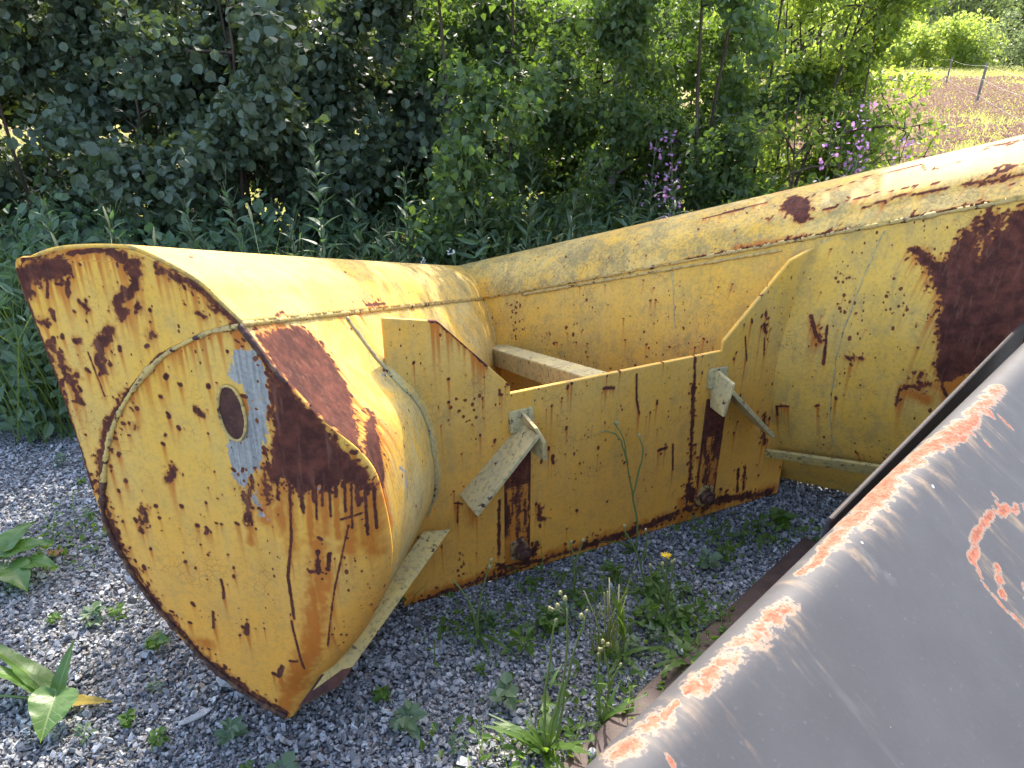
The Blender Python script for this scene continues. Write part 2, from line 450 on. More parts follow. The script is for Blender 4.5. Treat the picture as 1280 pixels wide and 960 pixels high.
 ('P',[[0.0212,0.0365],[0.1006,0.0209],[0.2013,0.0261],[0.2224,0.0678],[0.2224,0.12],[0.196,0.193],[0.1536,0.2516],[0.0053,0.3589],[0.0,0.3842],[0.0265,0.3715],[0.1165,0.3215],[0.1854,0.2916],[0.1907,0.3034],[0.1006,0.3779],[0.0265,0.481],[0.0,0.5065],[0.0,0.4497],[0.0,0.3526],[0.0053,0.2297],[0.0053,0.1096]],0.0),
 ('O',[[0.0,0.4657],[0.0,0.588]],0.0091),
 ('O',[[0.0,0.4329],[0.0,0.5371]],0.0054),
 ('S',[[0.0265,0.0],[0.1059,0.0],[0.143,0.0]],0.0034),
 ('S',[[0.3813,0.0],[0.5137,0.0]],0.0034),
 ('S',[[0.4184,0.2139],[0.4873,0.193],[0.5296,0.1722]],0.0035),
 ('T',[[0.3919,0.2244],[0.4555,0.2191]],0.0042),
 ('T',[[0.1483,0.4963],[0.1801,0.5218],[0.1589,0.588]],0.0048),
],
'left_roll': [
 ('S',[[0.1484,0.0077],[0.1936,0.0154]],0.0035),
 ('S',[[0.6839,0.0154],[0.8388,0.0154]],0.0058),
],
'right_roll': [
 ('P',[[1.1811,0.2711],[1.1545,0.306],[1.0948,0.2479],[1.0683,0.1449],[1.0683,0.0896],[1.1014,0.0896],[1.1346,0.1338],[1.1744,0.2018]],0.0),
 ('O',[[1.2408,0.5413],[1.1147,0.495]],0.0179),
 ('S',[[0.8825,0.1006],[0.8228,0.1117],[0.763,0.1227],[0.6967,0.1117],[0.6237,0.1117]],0.0048),
 ('S',[[0.9754,0.1449],[0.9422,0.1562]],0.0027),
 ('S',[[0.9223,0.1562],[0.8692,0.1562]],0.0032),
 ('S',[[0.8559,0.1675],[0.7962,0.1562]],0.0031),
 ('S',[[0.7697,0.1562],[0.7498,0.1562]],0.0038),
 ('S',[[0.7365,0.1562],[0.7232,0.1562]],0.0041),
 ('S',[[0.6768,0.1449],[0.6569,0.1449]],0.0045),
 ('S',[[1.0351,0.2827],[0.9488,0.306]],0.0041),
 ('S',[[0.9223,0.3294],[0.8294,0.3177],[0.7431,0.3177],[0.7232,0.2595]],0.0034),
 ('S',[[0.6967,0.2479],[0.6237,0.2595]],0.0025),
 ('S',[[0.5706,0.1117],[0.5043,0.1006],[0.4114,0.1006]],0.0072),
 ('S',[[0.5043,0.1562],[0.4446,0.1449],[0.4711,0.1338],[0.5043,0.1227]],0.006),
 ('S',[[0.564,0.3412],[0.4645,0.3177]],0.0074),
 ('S',[[1.5261,0.0],[1.3204,0.0],[1.1014,0.0],[0.9754,0.0],[0.8957,0.0]],0.007),
 ('S',[[0.6901,0.0],[0.5109,0.0],[0.4512,0.0]],0.0073),
 ('S',[[1.2275,0.1562],[1.2142,0.1449]],0.0057),
 ('S',[[1.0218,0.1338],[0.9754,0.1338]],0.0038),
 ('S',[[1.4133,0.306],[1.2474,0.306]],0.0036),
 ('S',[[1.4929,0.2943],[1.3337,0.2943]],0.003),
 ('O',[[1.3204,0.0113],[1.0683,0.0]],0.0112),
],
'right_drum': [
 ('P',[[0.2273,0.0478],[0.2944,0.0478],[0.2686,0.1275],[0.2789,0.1196],[0.3099,0.0478],[0.3254,0.0478],[0.2892,0.1513],[0.2996,0.1434],[0.3409,0.0558],[0.3512,0.0638],[0.2841,0.2296],[0.2944,0.2219],[0.3564,0.0877],[0.3564,0.0957],[0.377,0.1196],[0.3822,0.1592],[0.377,0.2063],[0.4132,0.1985],[0.4442,0.1513],[0.4958,0.1275],[0.4958,0.1513],[0.4648,0.175],[0.4338,0.2063],[0.3977,0.2605],[0.3822,0.2988],[0.3357,0.3444],[0.3099,0.3897],[0.3202,0.4195],[0.2944,0.4786],[0.2737,0.5365],[0.2582,0.615],[0.2376,0.6717],[0.1911,0.6575],[0.124,0.5866],[0.0207,0.5004]],0.0),
 ('O',[[0.2169,0.6929],[0.1291,0.6079],[0.0568,0.5149]],0.0196),
 ('S',[[0.3512,0.0159],[0.3202,0.1116]],0.0071),
 ('S',[[0.3667,0.0478],[0.3357,0.1275]],0.0072),
 ('S',[[0.377,0.0798],[0.3512,0.1513]],0.0072),
 ('S',[[0.7024,0.3972],[0.6714,0.4713],[0.6404,0.5221]],0.0055),
 ('S',[[0.6353,0.4492],[0.6198,0.5293],[0.6094,0.6221]],0.0049),
 ('S',[[0.3409,0.7],[0.2634,0.6858]],0.0078),
 ('S',[[0.2996,0.6363],[0.2892,0.6788]],0.0077),
 ('S',[[0.532,0.5937],[0.4958,0.5937]],0.008),
 ('S',[[0.7541,0.8409],[0.7076,0.8338]],0.0044),
 ('S',[[0.7541,0.8409],[0.7489,0.8902]],0.0041),
 ('M',[[0.6818,0.1985],[0.6146,0.2219],[0.563,0.4121],[0.6198,0.4195]],0.0),
 ('M',[[0.532,0.2451],[0.4648,0.2605],[0.3977,0.4195],[0.4597,0.4344]],0.0),
 ('M',[[1.9368,0.1116],[1.8748,0.1116],[1.8955,0.5004],[1.9626,0.5437]],0.0),
 ('O',[[0.3357,0.7141],[0.2531,0.7423]],0.0104),
 ('S',[[0.346,0.707],[0.346,0.7775]],0.0042),
 ('T',[[0.6972,0.0399],[0.6972,0.0399]],0.0053),
 ('T',[[0.7541,0.0319],[0.7489,0.0319]],0.0067),
 ('S',[[0.2376,0.6505],[0.1963,0.7353]],0.0051),
],
'grey': [
 ('S',[[0.1326,0.8621],[0.1629,0.8677],[0.1982,0.8677],[0.2235,0.8677],[0.2538,0.8677],[0.2892,0.8677],[0.3246,0.8733]],0.0065),
 ('S',[[0.4711,0.8565],[0.5064,0.8565],[0.5367,0.8565]],0.0068),
 ('S',[[0.5367,0.8565],[0.6125,0.8565],[0.7035,0.8509],[0.7691,0.8509]],0.0123),
 ('S',[[0.6125,0.8565],[0.7085,0.8509],[0.8298,0.8565],[0.8954,0.8621]],0.0117),
 ('S',[[0.8904,0.8621],[0.9561,0.8677],[1.0116,0.8733]],0.0114),
 ('S',[[1.0116,0.8733],[1.1076,0.8733],[1.2238,0.8677]],0.0062),
 ('S',[[0.9056,0.8677],[0.9359,0.8845],[0.9763,0.8789],[1.0521,0.8789]],0.0034),
 ('S',[[0.0063,0.8509],[0.0315,0.8565],[0.0618,0.8565],[0.077,0.8621]],0.0064),
 ('S',[[0.077,0.8621],[0.1023,0.8621]],0.0025),
 ('S',[[0.1174,0.8621],[0.1376,0.8621]],0.0026),
 ('S',[[0.3902,0.8565],[0.4256,0.8621],[0.4711,0.8565]],0.0043),
 ('S',[[0.9409,1.0341],[0.9005,1.0101],[0.8601,0.9981],[0.8197,0.9861],[0.7742,0.9861],[0.7388,0.9861],[0.7035,0.9981]],0.0054),
 ('S',[[0.6934,0.9981],[0.663,1.0341],[0.658,1.0701],[0.6681,1.1181]],0.0019),
 ('S',[[0.7035,0.9981],[0.6833,0.9981]],0.0048),
 ('S',[[0.7237,1.0341],[0.7035,1.0461],[0.6782,1.0581]],0.0047),
 ('S',[[0.7439,1.0821],[0.7136,1.0941]],0.0036),
 ('S',[[0.8752,0.9741],[0.8601,0.9861]],0.0027),
 ('S',[[1.0975,0.8845],[1.0874,0.8901]],0.0045),
 ('S',[[0.9914,0.9141],[0.9914,0.9141]],0.0036),
 ('S',[[0.0416,0.8845],[0.0416,0.8901]],0.0031),
 ('S',[[1.1076,0.9021],[1.1076,0.9261]],0.003),
 ('O',[[0.6934,0.9981],[0.6681,1.0341],[0.663,1.0701],[0.6681,1.1181]],0.007),
 ('O',[[0.6782,1.0581],[0.6782,1.0821],[0.6883,1.1181]],0.007),
 ('O',[[0.7691,0.9861],[0.7136,1.0101],[0.6782,1.0461]],0.0157),
 ('O',[[0.8096,0.9861],[0.8651,1.0221],[0.8702,1.0701]],0.0143),
 ('O',[[0.7944,1.0221],[0.7489,1.0581]],0.0099),
 ('O',[[0.1477,0.8733],[0.2336,0.8789],[0.3094,0.8845]],0.0073),
 ('O',[[0.461,0.8789],[0.5822,0.8789],[0.7338,0.8845],[0.946,0.8901]],0.0172),
 ('O',[[0.3195,0.8733],[0.3094,0.8901]],0.0049),
 ('O',[[0.3751,0.8621],[0.4458,0.8677]],0.0084),
 ('O',[[1.1076,0.9021],[1.0925,0.9381]],0.0045),
 ('O',[[0.7338,0.9261],[0.7186,0.9741]],0.0025),
 ('O',[[0.9359,0.8901],[0.9207,0.9261]],0.0042),
 ('O',[[0.4761,0.8845],[0.4711,0.9261]],0.0043),
 ('O',[[0.1932,0.8845],[0.1932,0.9021]],0.0027),
 ('O',[[0.0063,0.8565],[0.0669,0.8677],[0.0972,0.8677]],0.0097),
 ('T',[[0.5064,0.9021],[0.5014,0.9261],[0.5014,0.9381]],0.0087),
 ('T',[[0.5014,0.8845],[0.4862,0.9141]],0.0066),
],
}
# ------------------------------------------------------------------ materials
class NT:
    def __init__(s, name):
        s.m = bpy.data.materials.new(name); s.m.use_nodes = True
        s.t = s.m.node_tree; s.t.nodes.clear()
        s.out = s.t.nodes.new('ShaderNodeOutputMaterial')
    def n(s, typ, **kw):
        nd = s.t.nodes.new(typ)
        for k, v in kw.items(): setattr(nd, k, v)
        return nd
    def l(s, a, b): s.t.links.new(a, b)
    def _in(s, sock, v):
        if isinstance(v, bpy.types.NodeSocket): s.l(v, sock)
        elif v is not None: sock.default_value = v
    def math(s, op, a, b=None, c=None, clamp=False):
        nd = s.n('ShaderNodeMath', operation=op, use_clamp=clamp)
        s._in(nd.inputs[0], a)
        if b is not None: s._in(nd.inputs[1], b)
        if c is not None: s._in(nd.inputs[2], c)
        return nd.outputs[0]
    def ramp(s, v, a, b, lo=0.0, hi=1.0):
        nd = s.n('ShaderNodeMapRange', interpolation_type='SMOOTHSTEP')
        s._in(nd.inputs['Value'], v)
        nd.inputs['From Min'].default_value = a; nd.inputs['From Max'].default_value = b
        nd.inputs['To Min'].default_value = lo; nd.inputs['To Max'].default_value = hi
        return nd.outputs[0]
    def mix(s, f, a, b):
        nd = s.n('ShaderNodeMix', data_type='RGBA')
        s._in(nd.inputs[0], f)
        for sock, v in ((nd.inputs[6], a), (nd.inputs[7], b)):
            if isinstance(v, tuple): v = (v + (1.0,)) if len(v) == 3 else v
            s._in(sock, v)
        return nd.outputs[2]
    def coord(s, scale=(1, 1, 1), out='Object', rot=(0, 0, 0)):
        tc = s.n('ShaderNodeTexCoord'); mp = s.n('ShaderNodeMapping')
        mp.inputs['Scale'].default_value = scale; mp.inputs['Rotation'].default_value = rot
        s.l(tc.outputs[out], mp.inputs['Vector']); return mp.outputs[0]
    def noise(s, co, scale, detail=3.0, rough=0.55, dist=0.0):
        nd = s.n('ShaderNodeTexNoise'); s.l(co, nd.inputs['Vector'])
        nd.inputs['Scale'].default_value = scale; nd.inputs['Detail'].default_value = detail
        nd.inputs['Roughness'].default_value = rough; nd.inputs['Distortion'].default_value = dist
        return nd.outputs['Fac']
    def voro(s, co, scale, feature='F1', rnd=1.0):
        nd = s.n('ShaderNodeTexVoronoi', feature=feature); s.l(co, nd.inputs['Vector'])
        nd.inputs['Scale'].default_value = scale; nd.inputs['Randomness'].default_value = rnd
        return nd
    def attr(s, name):
        return s.n('ShaderNodeAttribute', attribute_name=name).outputs['Fac']
    def bump(s, h, strength, dist=0.004, normal=None):
        nd = s.n('ShaderNodeBump'); nd.inputs['Strength'].default_value = strength; nd.inputs['Distance'].default_value = dist
        s.l(h, nd.inputs['Height'])
        if normal is not None: s.l(normal, nd.inputs['Normal'])
        return nd.outputs[0]
    def bsdf(s, color, rough=0.6, metal=0.0, spec=0.5, normal=None):
        b = s.n('ShaderNodeBsdfPrincipled')
        s._in(b.inputs['Base Color'], color if not isinstance(color, tuple) else color + (1.0,))
        s._in(b.inputs['Roughness'], rough); s._in(b.inputs['Metallic'], metal)
        b.inputs['Specular IOR Level'].default_value = spec
        if normal is not None: s.l(normal, b.inputs['Normal'])
        s.l(b.outputs[0], s.out.inputs['Surface'])
        return b

def mat_yellow(name, chalk=0.3, pit=1.0, orange=0.0, dashes=False, grime=0.3, weather=0.25):
    m = NT(name)
    co = m.coord()
    rust = m.attr('rust'); stain = m.attr('stain'); scr = m.attr('scrape'); flake = m.attr('flake')
    n_big = m.noise(co, 3.2, 4); n_mid = m.noise(co, 16, 4); n_fine = m.noise(co, 95, 4, 0.6); n_vf = m.noise(co, 320, 2)
    streakc = m.coord((34, 34, 2.2)); n_str = m.noise(streakc, 1.0, 4, 0.6)
    fac = m.math('ADD', m.math('MULTIPLY', n_big, 0.7), m.math('MULTIPLY', n_mid, 0.5))
    paint = m.mix(m.ramp(fac, 0.42, 0.78), (0.75, 0.420, 0.056), (0.72, 0.435, 0.090))
    chalkf = m.math('MULTIPLY', m.ramp(m.math('ADD', m.math('MULTIPLY', n_big, 0.6), m.math('MULTIPLY', n_str, 0.55)), 0.45, 0.72), chalk)
    paint = m.mix(chalkf, paint, (0.58, 0.46, 0.20))
    if orange:
        zz = m.n('ShaderNodeSeparateXYZ'); m.l(co, zz.inputs[0])
        film = m.ramp(m.math('ADD', zz.outputs[2], m.math('MULTIPLY', m.math('SUBTRACT', n_str, 0.5), 0.35)), 0.15, 0.95, 1.0, 0.1)  # orange tint that grows towards the bottom, broken by streaks
        paint = m.mix(m.math('MULTIPLY', film, orange), paint, (0.78, 0.335, 0.050))
    # thin dirt film, darker specks
    paint = m.mix(m.math('MULTIPLY', m.ramp(n_fine, 0.50, 0.72), 0.16), paint, (0.30, 0.20, 0.07))
    paint = m.mix(m.math('MULTIPLY', m.ramp(m.math('MULTIPLY', n_mid, n_str), 0.24, 0.42), grime), paint, (0.22, 0.17, 0.08))
    # weathering: mottled olive dirt held in the chalked paint, and peppered specks
    wm = m.math('ADD', m.math('MULTIPLY', m.noise(co, 9, 6, 0.72), 0.6), m.math('MULTIPLY', n_fine, 0.4))
    paint = m.mix(m.math('MULTIPLY', m.ramp(wm, 0.40, 0.64), weather), paint, (0.27, 0.205, 0.085))
    spk = m.math('MULTIPLY', m.ramp(n_vf, 0.60, 0.70), m.ramp(m.noise(co, 12, 3), 0.42, 0.62))
    paint = m.mix(m.math('MULTIPLY', spk, 0.35 + weather * 0.6), paint, (0.14, 0.085, 0.035))
    # hairline crazing of the old paint
    cr = m.voro(m.coord((1, 1, 1)), 42, 'DISTANCE_TO_EDGE').outputs['Distance']
    crz = m.math('MULTIPLY', m.ramp(cr, 0.0, 0.05, 1.0, 0.0), m.ramp(m.noise(co, 6, 3), 0.56, 0.66))
    paint = m.mix(m.math('MULTIPLY', crz, 0.45), paint, (0.16, 0.07, 0.03))
    # rust water stain
    st = m.math('MULTIPLY', stain, m.ramp(n_str, 0.25, 0.6, 0.45, 1.0), clamp=True)
    paint = m.mix(m.ramp(st, 0.02, 0.62, 0.0, 0.92), paint, m.mix(n_str, (0.32, 0.072, 0.010), (0.60, 0.19, 0.022)))
    halo = m.math('MULTIPLY', m.ramp(m.math('ADD', rust, m.math('MULTIPLY', m.math('SUBTRACT', n_fine, 0.5), 0.3)), 0.05, 0.5), 0.62)
    paint = m.mix(halo, paint, (0.40, 0.145, 0.030))
    # bare scraped steel, blue grey, brushed downwards
    sb = m.math('ADD', scr, m.math('MULTIPLY', m.math('ADD', m.math('SUBTRACT', m.noise(m.coord((120, 120, 9)), 1.0, 3), 0.5), m.math('SUBTRACT', n_fine, 0.5)), 1.3))
    sbm = m.math('MULTIPLY', m.ramp(sb, 0.42, 0.66), m.ramp(scr, 0.02, 0.3, 0.0, 0.92))
    steel = m.mix(m.ramp(m.math('ADD', m.math('MULTIPLY', m.noise(m.coord((160, 160, 8)), 1.0, 4), 0.6), m.math('MULTIPLY', n_fine, 0.4)), 0.36, 0.66), (0.15, 0.175, 0.195), (0.36, 0.36, 0.33))
    col = m.mix(sbm, paint, steel)
    # rust patches with ragged edges
    edge = m.math('ADD', m.math('MULTIPLY', m.math('SUBTRACT', n_fine, 0.5), 1.1), m.math('MULTIPLY', m.math('SUBTRACT', m.noise(m.coord((60, 60, 18)), 1.0, 3), 0.5), 0.6))
    rr = m.math('ADD', rust, m.math('MULTIPLY', edge, m.ramp(rust, 0.04, 0.25)))
    rmask = m.ramp(rr, 0.42, 0.56)
    # flaking areas: many little chips
    fl = m.voro(m.coord((1, 1, 0.8)), 60, 'F1'); fd = m.math('ADD', fl.outputs['Distance'], m.math('MULTIPLY', n_fine, 0.5))
    fmask = m.math('MULTIPLY', m.ramp(fd, 0.55, 0.62, 1.0, 0.0), m.ramp(m.math('ADD', flake, m.math('MULTIPLY', m.math('SUBTRACT', n_mid, 0.5), 1.6)), 0.45, 0.6))
    rmask = m.math('MAXIMUM', rmask, m.math('MULTIPLY', fmask, m.ramp(flake, 0.05, 0.2)))
    # scattered pits
    for sc, thr, amt in ((38, 0.150, 0.60), (85, 0.155, 0.57)):
        pc = m.coord((1, 1, 0.62) if not dashes else (1.0, 0.42, 1.0))
        v = m.voro(pc, sc); sep = m.n('ShaderNodeSeparateColor'); m.l(v.outputs['Color'], sep.inputs[0])
        rad = m.math('MULTIPLY', m.math('POWER', sep.outputs[0], 3.0), thr * 1.9 * pit)
        gate = m.ramp(m.noise(co, 4.5, 3), amt - 0.14, amt)
        d = m.math('ADD', v.outputs['Distance'], m.math('MULTIPLY', m.math('SUBTRACT', n_vf, 0.5), 0.12))
        pm = m.math('MULTIPLY', m.math('LESS_THAN', d, m.math('MULTIPLY', rad, gate)), 1.0)
        rmask = m.math('MAXIMUM', rmask, pm)
    rcol = m.mix(m.ramp(m.noise(co, 26, 5, 0.7), 0.35, 0.7), (0.056, 0.018, 0.013), (0.135, 0.041, 0.025))
    rcol = m.mix(m.math('MULTIPLY', m.ramp(m.noise(m.coord((70, 70, 7)), 1.0, 4, 0.65), 0.52, 0.72), 0.6), rcol, (0.19, 0.085, 0.055))
    rcol = m.mix(m.ramp(rr, 0.5, 0.80, 0.7, 0.0), rcol, (0.20, 0.062, 0.022))
    col = m.mix(rmask, col, rcol)
    rough = m.math('ADD', 0.56, m.math('MULTIPLY', rmask, 0.26))
    rough = m.math('ADD', rough, m.math('MULTIPLY', n_mid, 0.14))
    h = m.math('ADD', m.math('MULTIPLY', m.math('SUBTRACT', 1.0, rmask), 0.8), m.math('MULTIPLY', n_fine, m.math('ADD', 0.12, m.math('MULTIPLY', rmask, 0.3))))
    bmp = m.bump(h, 0.5, 0.0012)
    bmp2 = m.bump(m.noise(co, 5.0, 2), 0.35, 0.012, bmp)
    m.bsdf(col, rough, 0.0, 0.22, bmp2)
    return m.m

def mat_rust(name, a=(0.052, 0.021, 0.018), b=(0.115, 0.045, 0.03), sc=22, rough=0.75, bumps=0.6):
    m = NT(name); co = m.coord()
    n = m.noise(co, sc, 6, 0.68); n2 = m.noise(co, 150, 3)
    col = m.mix(m.ramp(n, 0.32, 0.7), a, b)
    col = m.mix(m.math('MULTIPLY', m.ramp(n2, 0.55, 0.75), 0.4), col, (0.2, 0.08, 0.035))
    m.bsdf(col, rough, 0.0, 0.3, m.bump(m.math('ADD', n, n2), bumps, 0.0015)); return m.m

def mat_old_paint(name, a, b, rustamt=0.5, rough=0.65, dirt=(0.10, 0.085, 0.06)):
    """small fittings: paint, lichen grey film and rusty edges"""
    m = NT(name); co = m.coord()
    n = m.noise(co, 14, 5, 0.65); n2 = m.noise(co, 70, 4, 0.65); n3 = m.noise(co, 30, 3)
    col = m.mix(m.ramp(n, 0.35, 0.65), a, b)
    col = m.mix(m.math('MULTIPLY', m.ramp(n2, 0.48, 0.66), 0.55), col, dirt)
    rm = m.ramp(m.math('ADD', m.math('MULTIPLY', n3, 0.7), m.math('MULTIPLY', n2, 0.45)), 0.70 - 0.18 * rustamt, 0.76 - 0.18 * rustamt)
    col = m.mix(rm, col, (0.06, 0.026, 0.02))
    m.bsdf(col, rough, 0.0, 0.35, m.bump(m.math('ADD', n2, m.math('MULTIPLY', rm, -0.6)), 0.6, 0.0016)); return m.m

def mat_grey_paint():
    m = NT('grey_paint'); co = m.coord()
    rust = m.attr('rust'); stain = m.attr('stain'); scr = m.attr('scrape')
    n = m.noise(co, 7, 5, 0.6); n2 = m.noise(co, 130, 3, 0.6); n3 = m.noise(co, 38, 4, 0.65)
    # streaks run down the slope, across the rim
    rc = m.coord((1, 1, 1), rot=(0, 0, -R(44.6)))
    mp = m.n('ShaderNodeMapping'); m.l(rc, mp.inputs['Vector']); mp.inputs['Scale'].default_value = (34, 5, 5)
    ns = m.noise(mp.outputs[0], 1.0, 5, 0.65)
    col = m.mix(m.ramp(n, 0.3, 0.7), (0.062, 0.058, 0.058), (0.073, 0.069, 0.069))
    col = m.mix(m.math('MULTIPLY', m.ramp(ns, 0.58, 0.80), 0.16), col, (0.22, 0.215, 0.21))
    col = m.mix(m.math('MULTIPLY', m.ramp(n2, 0.62, 0.78), 0.16), col, (0.25, 0.25, 0.25))
    st = m.math('MULTIPLY', stain, m.math('MULTIPLY', m.ramp(ns, 0.40, 0.68, 0.0, 1.0), m.ramp(n3, 0.3, 0.65, 0.35, 1.0)))
    col = m.mix(m.ramp(st, 0.04, 0.7, 0.0, 0.55), col, (0.34, 0.235, 0.14))
    v = m.voro(co, 26); sep = m.n('ShaderNodeSeparateColor'); m.l(v.outputs['Color'], sep.inputs[0])
    sp = m.math('LESS_THAN', v.outputs['Distance'], m.math('MULTIPLY', m.math('POWER', sep.outputs[1], 9.0), m.ramp(n2, 0.35, 0.6, 0.0, 0.13)))
    col = m.mix(m.math('MULTIPLY', sp, 0.8), col, (0.55, 0.55, 0.53))
    col = m.mix(m.math('MULTIPLY', m.ramp(m.math('ADD', scr, m.math('SUBTRACT', n3, 0.5)), 0.5, 1.0), 0.18), col, (0.26, 0.26, 0.25))
    rr = m.math('ADD', rust, m.math('MULTIPLY', m.math('ADD', m.math('SUBTRACT', n3, 0.5), m.math('MULTIPLY', m.math('SUBTRACT', n2, 0.5), 0.7)), m.ramp(rust, 0.04, 0.3, 0.0, 1.5)))
    rr = m.math('ADD', rr, m.math('MULTIPLY', m.math('SUBTRACT', m.noise(co, 230, 2), 0.5), m.ramp(rust, 0.1, 0.4)))
    rim = m.ramp(rr, 0.12, 0.45)
    col = m.mix(m.math('MULTIPLY', rim, 0.65), col, (0.36, 0.25, 0.17))
    rm = m.ramp(rr, 0.32, 0.74)
    col = m.mix(rm, col, m.mix(m.ramp(n2, 0.35, 0.65), (0.20, 0.062, 0.034), (0.34, 0.125, 0.075)))
    rough = m.math('ADD', m.math('ADD', 0.54, m.math('MULTIPLY', n3, 0.16)), m.math('MULTIPLY', rm, 0.35))
    h = m.math('ADD', m.math('MULTIPLY', n2, 0.35), m.math('MULTIPLY', rm, m.math('ADD', -0.6, n2)))
    m.bsdf(col, rough, 0.0, 0.26, m.bump(m.noise(co, 4, 2), 0.25, 0.01, m.bump(h, 0.45, 0.001)))
    return m.m

Y_PLATE = mat_yellow('yellow_end_plate_paint', chalk=0.22, pit=1.0, orange=0.75, grime=0.15)
Y_DRUM = mat_yellow('yellow_weathered_paint', chalk=0.9, pit=0.7, grime=0.45, weather=0.55)
Y_ROLL = mat_yellow('yellow_sunbleached_paint', chalk=0.5, pit=0.8, dashes=True, grime=0.45, weather=0.95)
Y_WING = mat_yellow('yellow_far_wing_paint', chalk=0.12, pit=1.0, grime=0.35, weather=0.4)
Y_HITCH = mat_yellow('yellow_hitch_paint', chalk=0.25, pit=0.9, orange=0.7, grime=0.25)
RUST = mat_rust('dark_rust')
RUST_STRIP = mat_rust('brown_steel', (0.045, 0.027, 0.024), (0.085, 0.052, 0.043), 16, 0.6, 0.4)
BLACK = mat_rust('shaded_steel', (0.012, 0.010, 0.011), (0.028, 0.020, 0.018), 16, 0.6, 0.4)  # near-black colour stands in for the shade on the flange behind the rim
BEAD = mat_old_paint('bead_paint', (0.56, 0.38, 0.11), (0.46, 0.32, 0.12), 0.35)
BEAD_RUST = mat_old_paint('rusty_bead', (0.10, 0.045, 0.028), (0.17, 0.085, 0.04), 0.9)
BOSS = mat_old_paint('rusty_boss_paint', (0.40, 0.27, 0.10), (0.26, 0.16, 0.07), 0.8)
FITTING = mat_old_paint('fitting_paint', (0.50, 0.40, 0.17), (0.40, 0.33, 0.17), 0.15)
FLAP = mat_old_paint('lichen_grey_paint', (0.58, 0.45, 0.19), (0.48, 0.39, 0.20), 0.12, 0.75, (0.16, 0.15, 0.09))
STRIP = mat_old_paint('strip_paint', (0.58, 0.43, 0.13), (0.48, 0.37, 0.15), 0.18, 0.75, (0.17, 0.14, 0.07))
GREY = mat_grey_paint()
# ------------------------------------------------------------------ painting wear onto panel grids
def vnoise(x, y, seed=0):
    """cheap smooth value noise on arrays"""
    xi = np.floor(x).astype(np.int64); yi = np.floor(y).astype(np.int64)
    fx = x - xi; fy = y - yi
    fx = fx * fx * (3 - 2 * fx); fy = fy * fy * (3 - 2 * fy)
    def h(a, b):
        n = (a * 374761393 + b * 668265263 + seed * 974634777) & 0x7fffffff
        n = ((n ^ (n >> 13)) * 1274126177) & 0x7fffffff
        return ((n ^ (n >> 16)) & 0xffff) / 65535.0
    return (h(xi, yi) * (1 - fx) + h(xi + 1, yi) * fx) * (1 - fy) + (h(xi, yi + 1) * (1 - fx) + h(xi + 1, yi + 1) * fx) * fy

def seg_dist(X, Y, pts):
    best = np.full(X.shape, 9.0)
    for (x0, y0), (x1, y1) in zip(pts[:-1], pts[1:]):
        dx, dy = x1 - x0, y1 - y0
        L = dx * dx + dy * dy + 1e-12
        u = np.clip(((X - x0) * dx + (Y - y0) * dy) / L, 0, 1)
        best = np.minimum(best, np.hypot(X - x0 - u * dx, Y - y0 - u * dy))
    return best

def poly_sd(X, Y, pts):
    """signed distance to a closed outline, inside positive"""
    d = seg_dist(X, Y, list(pts) + [pts[0]])
    ins = np.zeros(X.shape, bool)
    n = len(pts)
    for i in range(n):
        (x0, y0), (x1, y1) = pts[i], pts[(i + 1) % n]
        c = ((y0 > Y) != (y1 > Y)) & (X < (x1 - x0) * (Y - y0) / (y1 - y0 + 1e-15) + x0)
        ins ^= c
    return np.where(ins, d, -d)

